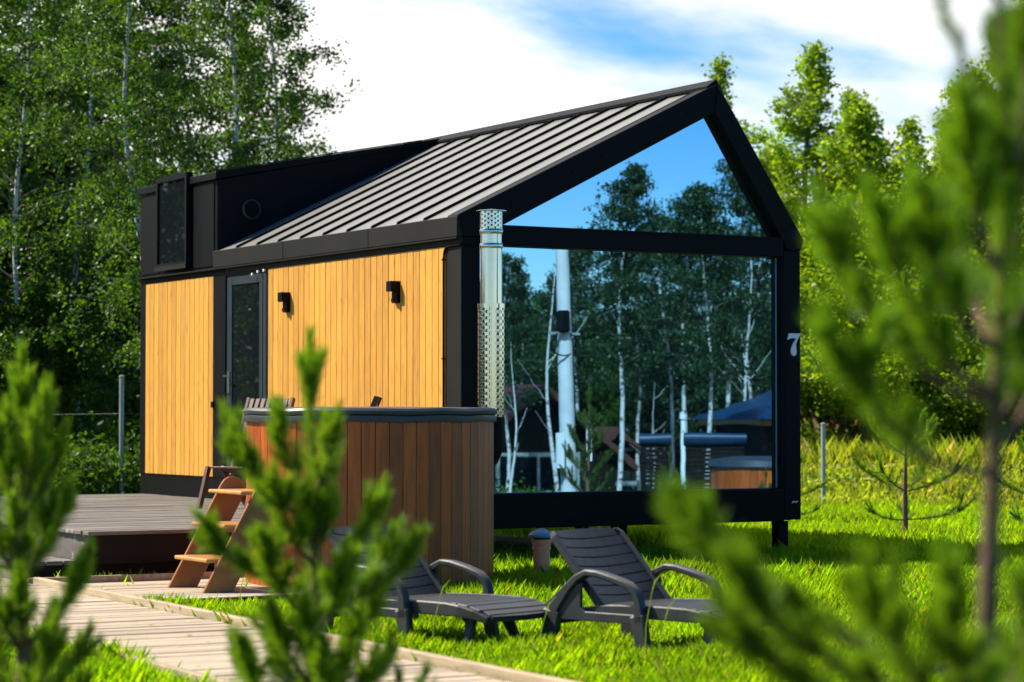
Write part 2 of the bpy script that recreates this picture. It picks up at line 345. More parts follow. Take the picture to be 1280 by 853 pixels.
# rear dormer: wall flush with the side, cheek and its own roof
part('dormer_wall', MB().box(-.006,.05,5.06,LC,ZF0+.002,3.66), MT['black'], cab)
part('wall_panel', MB().box(-.016,-.007,5.12,5.66,ZF0+.03,3.64), MT['black'], cab, bevel=.003)
part('wall_panel', MB().box(-.016,-.007,6.57,LC-.01,ZF0+.03,3.64), MT['black'], cab, bevel=.003)
part('dormer_cheek', MB().prism([(-.002,2.93),(2.52,4.15),(2.45,4.17),(-.002,3.655)],1,5.05,5.10), MT['black'], cab)
part('dormer_roof', MB().prism([(-.045,3.662),(2.60,4.19),(2.60,4.235),(-.045,3.735)],1,5.0,LC+.03), MT['black'], cab, bevel=.004)
part('roof_lip', MB().prism([(-.05,3.736),(2.30,4.180),(2.30,4.192),(-.05,3.748)],1,4.99,5.02), MT['fascia'], cab)
v = part('vent', MB().lathe([(.105,0),(.105,.02),(.086,.028),(.086,.004),(0.001,.004)],28,cap=False), MT['grey'], cab, (.36,5.046,3.375), (R_(90),0,0), smooth=True)
mbv = MB()
for k in range(5): mbv.box(-.07+.01*abs(k-2),.07-.01*abs(k-2),-.055+.024*k,-.042+.024*k,.008,.018)
part('louvre', mbv, MT['black'], v); part('vent_back', MB().lathe([(.085,.0045),(.001,.006)],24,cap=False), MT['black'], v)
# protruding upper window
uw = part('window', MB().box(-.075,.0,5.70,5.745,2.82,3.79).box(-.075,.0,6.485,6.53,2.82,3.79).box(-.075,.0,5.746,6.484,2.82,2.875).box(-.075,.0,5.746,6.484,3.735,3.79), MT['black'], cab)
part('pane', MB().box(-.055,-.045,5.747,6.483,2.876,3.734), MT['wglass'], uw)
part('sill', MB().box(-.085,-.076,5.69,6.54,2.80,2.85), MT['fascia'], uw)
# door
dr = part('door', MB().box(-.0,.03,3.862,3.96,.47,2.672).box(-.0,.03,4.70,4.826,.47,2.672).box(-.0,.03,3.961,4.699,2.575,2.672).box(0,.03,3.961,4.699,.47,.62), MT['grey'], cab, bevel=.004)
part('glass_panel', MB().box(.012,.02,3.961,4.699,.621,2.574), MT['dglass'], dr)
part('glazing_bead', MB().box(-.004,.011,3.962,4.035,.622,2.573), MT['grey'], dr)
part('handle', MB().box(-.012,-.001,4.735,4.79,1.50,1.72).box(-.06,-.013,4.755,4.77,1.665,1.68).box(-.062,-.048,4.70,4.771,1.664,1.681), MT['chrome'], dr)
part('door_frame', MB().box(-.014,.018,3.812,3.858,.47,2.70).box(-.014,.018,4.83,4.868,.47,2.70).box(-.013,.018,3.859,4.829,2.675,2.70), MT['black'], cab)
part('hinge', MB().box(-.03,-.013,5.10,5.15,1.36,1.42), MT['black'], cab)
# wall lamps: a deep box head with a thinner foot below it
lm = MB().box(-.105,-.012,-.048,.048,.015,.105).box(-.052,-.012,-.048,.048,-.085,.014).mesh('wall_lamp', MT['black'], bevel=.003)
ll = MB().lathe([(.02,0),(.02,.012)],12).mesh('lens', MT['dglass'])
for yy in (3.352, 1.122):
    w = obj('wall_lamp', lm, cab, (0,yy,2.34)); obj('lens', ll, w, (-.06,0,-.06), (0,R_(-90),0))
# small white spot lights over the door
for yy, zz in ((4.13,2.655),(4.0,2.675),(3.86,2.68)):
    part('door_spot', MB().lathe([(.008,0),(.014,.015),(.014,.024),(.001,.028)],12), MT['white'], cab, (-.02,yy,zz), (0,R_(-90),0), smooth=True)
# cable round the corner
cbm = MB().tube([(-.02,.285,.8),(-.02,.285,2.60),(-.02,.27,2.66),(-.02,.24,2.69),(-.02,-.01,2.70),(.0,-.022,2.70),(.34,-.022,2.715)],.010,6)
part('cable', cbm, MT['black'], cab, smooth=True)
for zz in (1.1,1.75,2.58): part('clip', MB().box(-.034,-.009,.270,.30,zz,zz+.012), MT['black'], cab)
# front frame
def fr(name, poly, y0=0., y1=.18, m='black', bev=.006): return part(name, MB().prism(poly,1,y0,y1), MT[m], cab, bevel=bev)
fr('front_post', [(0,.345),(.172,.345),(.172,2.765),(0,2.765)], .002)
fr('front_post', [(3.308,.345),(3.493,.345),(3.493,2.76),(3.308,2.76)], .002)
fr('rafter', [(-.004,2.767),(.174,2.767),(2.551,3.956),(2.580,4.215),(-.045,2.945)], -.006)
fr('rafter', [(2.584,4.215),(2.555,3.955),(3.354,2.762),(3.495,2.762),(3.530,2.865)], -.006)
fr('cross_beam', [(.174,2.704),(3.306,2.704),(3.306,2.876),(.174,2.876)], -.002, .16)
fr('bottom_beam', [(.174,.335),(3.306,.335),(3.306,.628),(.174,.628)], -.002, .16, 'blackwood')
part('beam_lip', MB().box(.175,3.305,-.016,-.003,.60,.627), MT['black'], cab)
part('beam_lip', MB().box(.175,3.305,-.012,-.003,2.858,2.875), MT['black'], cab)
part('mirror_pane', MB().box(.172,3.308,.10,.112,.628,2.704), MT['glass'], cab)
part('mirror_pane', MB().prism([(.40,2.877),(3.27,2.877),(2.551,3.955)],1,.10,.112), MT['glass'], cab)
part('pane_edge', MB().box(3.288,3.294,.092,.099,.63,2.70), MT['galv'], cab)
bb = MB()
for k in range(9):
    t = .05+k*.115; x = PK[0]*t+.05; bb.box(x-.008,x+.008,-.012,-.005,ZF1-.10+SL*x-.008,ZF1-.10+SL*x+.008)
for k in range(6):
    t = .1+k*.16; bb.box(2.66+.80*t-.008,2.66+.80*t+.008,-.012,-.005,4.0-1.13*t-.008,4.0-1.13*t+.008)
tag(part('bolt', bb, MT['blackwood'], cab), kind='stuff')
# the number seven
sv = [(218,250),(436,250),(420,290),(375,370),(345,450),(350,520),(358,580),(352,635),(330,668),(306,675),(280,662),(258,625),(254,570),(268,505),(300,430),(335,380),(352,346),(300,338),(240,345),(212,360),(196,370),(190,366)]
u0, v0 = 314, 460
pts7 = [(3.413+(a-u0)/14.22*.0088*.95, 1.917-(b-v0)/14.22*.0068) for a, b in sv]
part('number_seven', MB().prism(pts7[::-1],1,-.012,.001), MT['white'], cab)
part('white_clip', MB().tube([(3.385,-.008,.495),(3.40,-.010,.510),(3.425,-.010,.500),(3.445,-.008,.512)],.006,6), MT['white'], cab, smooth=True)
# stilts
stm = MB().box(-.055,.055,-.055,.055,-.05,.334).mesh('stilt', MT['blackwood'], bevel=.005)
for x, y in ((3.33,.10),(.1,.10),(1.7,.25),(3.36,3.5),(.1,3.5),(3.36,6.9),(.1,6.9),(1.7,3.5),(1.7,6.9)): obj('stilt', stm, cab, (x,y,0))

# ------------------------------------------------------------------ deck, steps, path
DZ = .44; DX0, DX1, DY0, DY1 = -3.53, -.02, -.76, 7.0
dk = tag(obj('deck', None, None, (DX0,DY0,0)), 'grey weathered board deck along the yellow wall of the cabin', 'deck')
nb = int((DY1-DY0)/.125); bw = (DY1-DY0)/nb
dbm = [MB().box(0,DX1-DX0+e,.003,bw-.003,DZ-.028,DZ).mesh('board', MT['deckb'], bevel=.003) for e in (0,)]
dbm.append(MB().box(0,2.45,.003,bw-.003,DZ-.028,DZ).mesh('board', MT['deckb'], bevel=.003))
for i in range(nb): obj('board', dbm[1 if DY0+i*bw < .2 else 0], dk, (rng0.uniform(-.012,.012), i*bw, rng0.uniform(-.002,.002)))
part('front_joist', MB().box(0.03,2.0,.03,.07,.20,DZ-.03), MT['darkwood'], dk)
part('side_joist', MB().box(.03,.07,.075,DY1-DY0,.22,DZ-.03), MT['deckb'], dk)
part('skirt_board', MB().box(0.06,3.4,.09,.12,.0,.198), MT['darkwood'], dk)
st = tag(obj('deck_step', None, None, (-4.05,-.62,0)), 'low grey timber step at the left end of the deck', 'step')
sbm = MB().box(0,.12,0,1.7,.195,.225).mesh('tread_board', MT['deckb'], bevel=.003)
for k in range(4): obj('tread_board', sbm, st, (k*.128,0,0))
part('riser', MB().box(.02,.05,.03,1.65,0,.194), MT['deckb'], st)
part('end_board', MB().box(.055,.50,.02,.05,0,.194), MT['darkwood'], st)
PX0, PX1, PZ = -5.25, -4.12, .10
def psh(y): return -.38+.034*(y+14)      # the path runs about two degrees off the cabin's axis
pth = tag(obj('path', None, None, (PX0-.38,-14,0), (0,0,-.034)), 'pale wooden boardwalk path crossing the lawn in front of the cabin', None, None, 'structure')
n = int(14.6/.135)
pbm = MB().box(0,PX1-PX0,.004,.131,PZ-.03,PZ).mesh('board', MT['pathb'], bevel=.004)
for i in range(n): obj('board', pbm, pth, (rng0.uniform(-.01,.01), i*.135, rng0.uniform(-.004,.003)), (0,0,rng0.uniform(-.003,.003)))
part('edge_timber', MB().box(PX1-PX0+.012,PX1-PX0+.062,2,13.0,.0,PZ+.045), MT['kerbw'], pth, bevel=.006)
part('edge_timber', MB().box(-.06,-.012,2,12.0,.0,PZ+.02), MT['kerbw'], pth, bevel=.006)
plf = tag(obj('platform', None, None, (-4.04,-2.75,0)), 'low board platform under the tub ladder, between path and deck', 'platform')
pm = MB().box(0,2.0,.004,.141,.055,.085).mesh('board', MT['pathb'], bevel=.004)
for k in range(12): obj('board', pm, plf, (rng0.uniform(-.01,.01),.05+k*.146,rng0.uniform(-.003,.003)))
part('edge_timber', MB().box(.0,1.95,1.81,1.85,.0,.13), MT['kerbw'], plf)
part('edge_timber', MB().box(.0,2.0,.0,.04,.0,.08), MT['darkwood'], plf)

# ------------------------------------------------------------------ hot tub with flue
TC = at(463,518,17.6); TR = 154.0/FPX*17.6
tub = thing('hot_tub', 'round wooden hot tub with grey cover and steel flue, before the cabin', 'hot tub', (TC[0],TC[1],0))
NS = 58; a = math.pi/NS
svm = MB().prism([(TR-.035,-TR*math.tan(a)*.93),(TR*1.0,-TR*math.tan(a)*.965),(TR*1.0,TR*math.tan(a)*.965),(TR-.035,TR*math.tan(a)*.93)],2,.03,1.245).mesh('stave', MT['cedar'], bevel=.0025)
for i in range(NS): obj('stave', svm, tub, (0,0,rng0.uniform(-.004,.004)), (0,0,2*math.pi*i/NS))
part('inner_shell', MB().lathe([(TR-.04,.05),(TR-.04,1.24),(TR-.06,1.24),(TR-.06,.1)],40), MT['darkwood'], tub)
part('base_ring', MB().lathe([(TR-.05,-.02),(TR-.05,.06)],40), MT['darkwood'], tub)
def lid():
    mb = MB(); rg = np.random.default_rng(3); n = 72
    prof = [(TR+.022,1.236),(TR+.027,1.258),(TR+.024,1.280),(TR+.014,1.287),(TR+.028,1.293),(TR+.032,1.315),(TR+.016,1.333),(TR-.10,1.340),(.35,1.345),(.01,1.346)]
    ph = rg.uniform(0,6.28,6); vs = []
    for i, (r, z) in enumerate(prof):
        for j in range(n):
            t = 2*math.pi*j/n; wob = sum(math.sin((k*3+5)*t+ph[k])*.5**(k*.4) for k in range(6))
            am = .004 if i < 7 else .0
            vs.append(((r+am*wob)*math.cos(t),(r+am*wob)*math.sin(t),z+(.0035*wob if i in (0,1,2) else .002*wob if i < 7 else 0)))
    k = len(prof); fs = [(i*n+j,i*n+(j+1)%n,(i+1)*n+(j+1)%n,(i+1)*n+j) for i in range(k-1) for j in range(n)]
    return mb.add(vs, fs)
cv = part('cover', lid(), MT['vinyl'], tub, smooth=True)
part('rim', MB().lathe([(TR-.03,1.246),(TR+.014,1.246),(TR+.014,1.256),(TR-.03,1.256)],56,cap=False), MT['galv'], tub)
# the flue stands against the tub on the far right side
FP = at(614,400,18.45)-np.array([TC[0],TC[1],0]); fx, fy = FP[0], FP[1]
zt, zg, zbm = 2.855, 2.13, 1.25
fl = part('flue', MB().lathe([(.083,1.0),(.083,zt-.16)],32,(fx,fy,0)), MT['steel'], tub, smooth=True)
part('flue_band', MB().lathe([(.086,zt-.30),(.090,zt-.29),(.090,zt-.27),(.086,zt-.26)],32,(fx,fy,0),cap=False), MT['steel'], fl, smooth=True)
part('flue_band', MB().lathe([(.086,zt-.19),(.091,zt-.18),(.091,zt-.16),(.086,zt-.15)],32,(fx,fy,0),cap=False), MT['steel'], fl, smooth=True)
def perf(r, z0, z1, cols, rows, hole, skip=0):
    mb = MB(); dz = (z1-z0)/rows; da = 2*math.pi/cols
    for i in range(cols):
        for j in range(rows):
            ca = (i+.5)*da; cz = z0+(j+.5)*dz
            if skip and (i+j) % 2:
                q = [(ca-da/2,cz-dz/2),(ca+da/2,cz-dz/2),(ca+da/2,cz+dz/2),(ca-da/2,cz+dz/2)]
                mb.add([(r*math.cos(a_),r*math.sin(a_),z_) for a_, z_ in q],[(0,1,2,3)]); continue
            vs = []
            for k in range(8):
                t = 2*math.pi*k/8; c_, s_ = math.cos(t), math.sin(t); m_ = max(abs(c_),abs(s_))
                vs.append((ca+da/2*c_/m_, cz+dz/2*s_/m_))
            for k in range(8):
                t = 2*math.pi*k/8; vs.append((ca+hole/r*math.cos(t), cz+hole*math.sin(t)))
            mb.add([(r*math.cos(a_),r*math.sin(a_),z_) for a_, z_ in vs],[(k,(k+1)%8,8+(k+1)%8,8+k) for k in range(8)])
    return mb
gd = part('flue_guard', perf(.101,zbm+.02,zg,22,36,.0125,1), MT['steel'], tub, (fx,fy,0), smooth=True)
part('guard_ring', MB().lathe([(.103,zg-.03),(.104,zg-.03),(.104,zg+.004),(.088,zg+.004)],32,cap=False), MT['steel'], gd, smooth=True)
part('guard_seam', MB().box(-.015,.015,-.106,-.101,zbm+.02,zg), MT['steel'], gd, rot=(0,0,R_(-20)))
cp = part('flue_cap', perf(.086,zt-.15,zt-.015,20,8,.0075,1), MT['steel'], tub, (fx,fy,0), smooth=True)
part('cap_plate', MB().lathe([(.01,zt-.012),(.118,zt-.014),(.118,zt-.010),(.01,zt+.004)],28), MT['steel'], cp, smooth=True)
part('cap_core', MB().lathe([(.05,zt-.16),(.05,zt-.02)],16), MT['black'], cp, smooth=True)
part('stove_elbow', MB().tube([(fx,fy,zbm+.02),(fx,fy,1.06),(fx-.03,fy-.0,.99),(fx-.12,fy,.96),(fx-.45,fy-.05,.96)],.105,20), MT['black'], tub, smooth=True)

# ladder to the tub: climbs towards +x, stringers apart along y
ld = thing('tub_ladder', 'varnished wooden ladder with rounded sides leading up to the hot tub', 'ladder', (-3.30,-2.02,.085))
def stringer(y):
    h, run, w = .72, .40, .19
    up = np.array([run,0,h]); up /= np.linalg.norm(up); sd_ = np.array([up[2],0,-up[0]])
    Lh = math.hypot(h,run)
    pl = [(0,0)]; p0 = np.array([0,0,0.]); poly = []
    poly.append((0,0)); poly.append((w/up[2],0))
    e = up*Lh+sd_*w; c = up*Lh+sd_*w/2
    for k in range(9):
        t = math.pi*k/8; q = c+sd_*math.cos(t)*w/2+up*math.sin(t)*w/2; poly.append((q[0],q[2]))
    return MB().prism([(x,z) for x, z in poly],1,y,y+.028)
for y in (-.31,.30): part('stringer', stringer(y), MT['step'], ld, bevel=.004)
for k, zz in enumerate((.20,.43,.655)):
    x = zz*.40/.72-.075
    part('tread', MB().box(x,x+.27,-.275 if k<3 else 0,.292,zz,zz+.026), MT['tread'], ld, bevel=.007)
for k, zz in enumerate((.16,.39)): part('cleat', MB().box(zz*.555+.02,zz*.555+.05,-.278,-.24,zz,zz+.038), MT['step'], ld)
# chairs on the deck
def chair(loc, rz, label):
    c = thing('deck_chair', label, 'chair', loc, rz, 'brown slatted chairs on the deck')
    # local: faces -x; back leans towards +x
    b0, b1 = np.array([.18,0,.36]), np.array([.47,0,.98]); bd = b1-b0
    for y in (-.25,.25): part('back_post', MB().sweep([b0+(0,y,-.10),b1+(0,y,.02)],.03,.045,(0,1,0)), MT['brown'], c)
    for k in range(7):
        y = -.195+k*.065
        part('back_slat', MB().sweep([b0+bd*.15+(-.02,y,0),b1+(-.02,y,.015)],.045,.014,(0,1,0)), MT['brown'], c, bevel=.003)
    part('back_rail', MB().sweep([b0+bd*.9+(.0,-.235,0),b0+bd*.9+(.0,.235,0)],.04,.02,unit(bd)), MT['brown'], c)
    for k in range(5):
        x = -.13+k*.064
        part('seat_slat', MB().box(x,x+.06,-.24,.24,.36-.012*k,.378-.012*k), MT['brown'], c, bevel=.003)
    for y in (-.27,.27):
        part('leg', MB().sweep([(-.24,y,0),(-.11,y,.375)],.03,.05,(0,1,0)), MT['brown'], c)
        part('leg', MB().sweep([(.45,y*.92,0),(.05,y*.92,.36)],.03,.05,(0,1,0)), MT['brown'], c)
    return c
p = at(324,492,22.3); chair((p[0]-.30,p[1]-.235,DZ), R_(28), 'brown slatted wooden chair on the deck by the cabin door')
p = at(475,490,20.6); chair((p[0]-.42,p[1]+.24,DZ), R_(-30), 'brown wooden chair on the deck behind the hot tub, back post showing')
# ------------------------------------------------------------------ loungers
def lounger(loc, rz, label):
    c = thing('sun_lounger', label, 'sun lounger', loc, rz, 'dark plastic sun loungers on the lawn')
    m = MT['plastic']
    Wd = .66; zs = .285
    # local: x towards the foot, y from near to far side
    pit = .082
    def seatz(x): return zs+.012*math.sin((x-.25)/.9*math.pi)-max(0,x-.90)**2*.8
    x = .26
    while x < 1.08:
        x1 = min(x+pit-.009,1.13); inset = .055+max(0,x-.98)*.25
        part('seat_slat', MB().add([(x,inset,seatz(x)),(x1,inset,seatz(x1)),(x1,Wd-inset,seatz(x1)),(x,Wd-inset,seatz(x)),(x,inset,seatz(x)-.02),(x1,inset,seatz(x1)-.02),(x1,Wd-inset,seatz(x1)-.02),(x,Wd-inset,seatz(x)-.02)],
             [(0,1,2,3),(7,6,5,4),(0,4,5,1),(1,5,6,2),(2,6,7,3),(3,7,4,0)]), m, c, bevel=.003)
        x += pit
    for y in (.04,Wd-.04):
        s_ = 1 if y < .3 else -1
        pts = [(xx,y+s_*max(0,xx-.98)*.25,seatz(xx)-.034-max(0,.3-xx)*.12) for xx in np.linspace(-.02,1.125,14)]
        part('side_rail', MB().sweep(pts,.036,[.07]*11+[.06,.05,.035],(0,1,0)), m, c, smooth=False, bevel=.006)
    part('foot_rail', MB().sweep([(1.123,.085,seatz(1.123)-.022),(1.136,.33,seatz(1.13)-.022),(1.123,Wd-.085,seatz(1.123)-.022)],.03,.035,(.3,0,1)), m, c)
    part('cross_rail', MB().box(.20,.24,.07,Wd-.07,zs-.06,zs-.015), m, c)
    # backrest, hinged at x=.27
    th = R_(47); bl = .53; b0 = np.array([.30,0,zs-.0]); d = np.array([-math.cos(th),0,math.sin(th)]); nr = np.array([math.sin(th),0,math.cos(th)])
    def bp(t, y): 
        s_ = (y-Wd/2)/(Wd/2)
        return b0+d*t+nr*(-.035*(1-s_*s_)*1.0)+np.array([0,y,0])
    nsl = 8; bpit = bl/nsl
    for k in range(nsl):
        t0, t1 = .02+k*bpit, .02+(k+1)*bpit-.007
        vs = []; ys = np.linspace(.065+(.02 if k==nsl-1 else 0),Wd-.065-(.02 if k==nsl-1 else 0),7)
        for y in ys:
            e = (.028*(1-((y-Wd/2)/(Wd/2-.06))**2) if k == nsl-1 else 0)
            A, B = bp(t0,y), bp(t1+e-(.02 if k==nsl-1 else 0),y)
            vs += [A,B,B-nr*.016,A-nr*.016]
        fs = []
        for q in range(6):
            o = q*4
            for j in range(4): fs.append((o+j,o+(j+1)%4,o+4+(j+1)%4,o+4+j))
        fs += [(0,1,2,3),(27,26,25,24)]
        part('back_slat', MB().add(vs, fs), m, c, bevel=.002)
    for y in (.05,Wd-.05):
        part('back_rail', MB().sweep([bp(0,y)-nr*.012,bp(bl*.5,y)-nr*.012,bp(bl-.04,y)-nr*.012,bp(bl+.0,y+(.018 if y<.3 else -.018))-nr*.012],.03,[.05,.045,.04,.03],(0,1,0)), m, c, bevel=.006)
    part('back_spine', MB().sweep([bp(0,Wd/2)-nr*.03,bp(bl-.03,Wd/2)-nr*.03],.06,.02,(0,1,0)), m, c)
    # arms with their two legs
    for y in (-.005,Wd+.005):
        arm = [(-.02,y,.24),(.03,y,.295),(.10,y,.365),(.17,y,.425),(.235,y,.455),(.31,y,.452),(.42,y,.428),(.515,y,.40),(.56,y,.368),(.58,y,.32),(.585,y,.25),(.59,y,.20)]
        ar = part('armrest', MB().sweep(arm,[.05,.055,.06,.065,.066,.066,.064,.06,.055,.05,.05,.05],[.10,.075,.05,.04,.036,.034,.034,.036,.04,.05,.06,.07],(0,1,0)), m, c, smooth=True, bevel=.008)
        part('leg', MB().sweep([(-.01,y,.25),(-.03,y,.12),(-.05,y,-.02)],.05,[.12,.10,.075],(0,1,0)), m, c, bevel=.01)
        part('leg', MB().sweep([(.575,y,.25),(.60,y,.12),(.63,y,-.02)],.05,[.10,.085,.065],(0,1,0)), m, c, bevel=.01)
        part('side_panel', MB().prism([(-.04,.20),(.58,.20),(.58,.25),(.22,.25),(.19,.27),(.19,.40),(.15,.395),(.0,.27)],1,y-.012,y+.012), m, c, bevel=.004)
    for y in (.19,Wd-.19):
        part('leg', MB().sweep([(.86,y,seatz(.86)-.06),(.90,y-.01,.20),(.915,y+(-.04 if y<.3 else .04),.10),(.92,y+(-.06 if y<.3 else .06),-.02)],.04,[.10,.075,.055,.05],(0,1,0)), m, c, bevel=.008)
    part('leg_bridge', MB().box(.87,.92,.19,Wd-.19,seatz(.9)-.085,seatz(.9)-.03), m, c)
    return c
def lounger_at(right, fwd, phi, label):
    # phi: angle of the foot direction from the picture's right towards the camera
    Ld = RT*math.cos(phi)-FH*math.sin(phi); p = flr(right, fwd)
    return lounger((p[0],p[1],.0), math.atan2(Ld[1],Ld[0]), label)
PHI = R_(42)
lounger_at((694-640)/FPX*12.95, 12.95, PHI, 'right hand dark plastic sun lounger, its whole reclined back in plain view')
lounger_at((412-640)/FPX*13.35, 13.35, PHI, 'left hand dark plastic sun lounger, partly hidden behind the middle pine')

# vent pipe in the grass
bp_ = at(677,725,18.0)
vp = thing('vent_pipe', 'orange plastic vent pipe with a faded blue cap standing in the grass', 'pipe', (bp_[0],bp_[1],0))
part('pipe', MB().lathe([(.062,-.1),(.062,.285),(.07,.285),(.07,.30),(.066,.302),(.066,.318),(.07,.32),(.07,.335),(.076,.338),(.076,.36)],28), MT['terracotta'], vp, smooth=True)
part('cap', MB().lathe([(.098,.375),(.100,.392),(.085,.410),(.045,.430),(.012,.442),(.001,.443)],28), MT['bluecap'], vp, smooth=True)
part('cap_neck', MB().lathe([(.06,.36),(.06,.38)],20), MT['black'], vp)

# ------------------------------------------------------------------ trees
def tree_meshes(name, seed, H, hb, R, nb, ntw, nlv, leaf, lmat, bmat, r0=.08, up=(.5,.9), droop=.9, hang=.6, tw=.55, prof='birch', lean=(0,0), jit=.07, wob=.12):
    rg = np.random.default_rng(seed)
    zz = np.linspace(0, H, 12); ph = rg.uniform(0, 6.28, 4)
    tx = lean[0]*(zz/H)**1.3+wob*np.sin(zz*.9+ph[0])*np.minimum(zz/H*2,1); ty = lean[1]*(zz/H)**1.3+wob*np.sin(zz*.8+ph[1])*np.minimum(zz/H*2,1)
    tr = MB().tube(np.stack([tx,ty,zz-.1],1), list(r0*(1-zz/H)**.8+.008), 9)
    br = MB(); TP = []; TD = []; TL = []
    ga = rg.uniform(0, 6.28)
    for i in range(nb):
        f = (i+rg.uniform(0,1))/nb; h = hb+(H*.985-hb)*f
        if prof == 'birch': pr = (.35+.65*math.sin(math.pi*min(1,(f*.85+.18))))*(1-f**3*.55)
        elif prof == 'cone': pr = ((1-f)**1.25*1.3+.02)*rg.uniform(.5,1.25)
        else: pr = math.sqrt(max(.02,1-(f*1.6-.62)**2)) if f < .98 else .25
        l = R*pr*rg.uniform(.65,1.18); a = ga+i*2.399+rg.normal()*.3; e = rg.uniform(*up)
        p = np.array([np.interp(h,zz,tx),np.interp(h,zz,ty),h-.1]); pts = [p]; K = 6
        for k in range(K):
            ee = e-droop*(k/K)**1.2; a += rg.normal()*.12
            p = p+np.array([math.cos(a)*math.cos(ee),math.sin(a)*math.cos(ee),math.sin(ee)])*l/K; pts.append(p)
        rb = max(.006, min(r0*.42, .011*l+.006)*(1-f*.5))
        br.tube(pts, [rb*(1-.85*k/K) for k in range(K+1)], 5, cap=False)
        pts = np.array(pts); nt_ = ntw if prof != 'cone' else max(3,int(ntw*(.12+1.5*l/R))); t = rg.uniform(.12,1.,nt_)**.8*K; i0 = np.minimum(t.astype(int),K-1); fr_ = (t-i0)[:,None]
        TP.append(pts[i0]*(1-fr_)+pts[i0+1]*fr_)
        dr = rg.normal(size=(nt_,3)); dr[:,2] = dr[:,2]*.5-hang; dr += .5*unit(pts[-1]-pts[0]); TD.append(unit(dr)); TL.append(tw*rg.uniform(.4,1.2,nt_)*(1-(.75 if prof == 'cone' else .45)*f))
    TP = np.concatenate(TP); TD = np.concatenate(TD); TL = np.concatenate(TL)
    s = rg.uniform(0,1,(len(TP),nlv,1))
    P = TP[:,None]+TD[:,None]*TL[:,None,None]*s; P[...,2] -= hang*.25*TL[:,None]*s[...,0]**2
    P = (P+rg.normal(size=P.shape)*jit).reshape(-1,3)
    P = P[P[:,2] > .05]
    return tr.mesh('trunk', bmat, smooth=True), br.mesh('branches', bmat if bmat is not MT['bark'] else MT['greybark'], smooth=True), np_mesh('crown', leaf_quads(rg, P, leaf), 4, lmat)
def plant_tree(ms, name, label, cat, loc, rz=0, scale=1, group=None):
    t = thing(name, label, cat, loc, rz, group); t.scale = (scale,)*3 if np.isscalar(scale) else scale
    obj('trunk', ms[0], t); tag(obj('branches', ms[1], t), kind='stuff'); obj('crown', ms[2], t)
    return t
def fl(u, dep, z=None):       # ground spot under picture column u at a given distance
    p = at(u, 518, dep); return (p[0], p[1], float(gz(p[0],p[1])) if z is None else z)
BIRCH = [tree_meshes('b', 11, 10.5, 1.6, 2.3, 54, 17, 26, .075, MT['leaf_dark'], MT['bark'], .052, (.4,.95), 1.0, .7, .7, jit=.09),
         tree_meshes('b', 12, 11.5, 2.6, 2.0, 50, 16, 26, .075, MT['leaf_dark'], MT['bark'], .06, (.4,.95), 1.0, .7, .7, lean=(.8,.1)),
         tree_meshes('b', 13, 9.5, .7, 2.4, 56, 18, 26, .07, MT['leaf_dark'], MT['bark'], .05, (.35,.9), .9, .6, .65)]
left = [ (25,33,0,0,.80,'birch at the far left edge of the picture, its dark leaves hiding the trunk'),
         (-90,37,2,1.2,.95,'dark leafy birch only partly inside the left edge of the picture'),
         (100,36,2,2.2,.94,'dense dark birch between the far left one and the leaning birch'),
         (190,30,1,3.3,.72,'leaning birch with a white trunk showing beside the rear corner of the cabin'),
         (268,36,1,.4,.80,'slender birch with pale trunk rising above the roof window of the cabin'),
         (228,42,0,4.4,.92,'birch standing farther back behind the roof window of the cabin'),
         (338,39,0,5.2,.84,'airy birch at the right end of the left row, drooping sprays against white sky'),
         (150,42,2,.9,1.03,'birch deep behind the leaning birch at the left'),
         (45,45,2,2.9,1.1,'tall birch in the rear row behind the far left birches'),
         (310,45,2,1.9,.70,'low birch in the rear row behind the cabin roof')]
for u, d, k, rz, sc, lb in left:
    plant_tree(BIRCH[k], 'birch_tree', lb, 'birch tree', fl(u,d), rz, sc, 'birches behind the left end of the cabin')
for i, (x, y, k, rz, sc) in enumerate([(-9,19,0,0,1),(-12,22,2,1,1),(-7,23,1,2,1),(-15,25,0,3,1.1),(-18,27,2,4,1.1),(-11,29,1,5,1.1),(-5.5,20,2,.5,1)]):
    plant_tree(BIRCH[k], 'birch_tree', ['birch with low drooping leaves','dense full birch','birch with a high open crown'][i%3]+' mirrored in the dark door glass, '+['nearest the deck','second from the deck','by the left row','in the middle distance','far to the left','rearmost of them','closest to the left row'][i], 'birch tree', (x,y,0), rz, sc, 'birches mirrored in the door glass')
BUSHY = [tree_meshes('w', 21, 7.4, .25, 3.1, 100, 25, 25, .070, MT['leaf_mid'], MT['greybark'], .07, (.2,.6), -.15, -.05, .40, 'cone', jit=.07),
         tree_meshes('w', 22, 6.2, .15, 2.7, 96, 25, 26, .070, MT['leaf_lite'], MT['greybark'], .06, (.2,.7), -.05, .0, .42, 'cone', jit=.08),
         tree_meshes('w', 23, 8.2, .4, 2.6, 96, 25, 23, .068, MT['leaf_mid'], MT['greybark'], .07, (.25,.65), -.15, .0, .36, 'cone', jit=.07)]
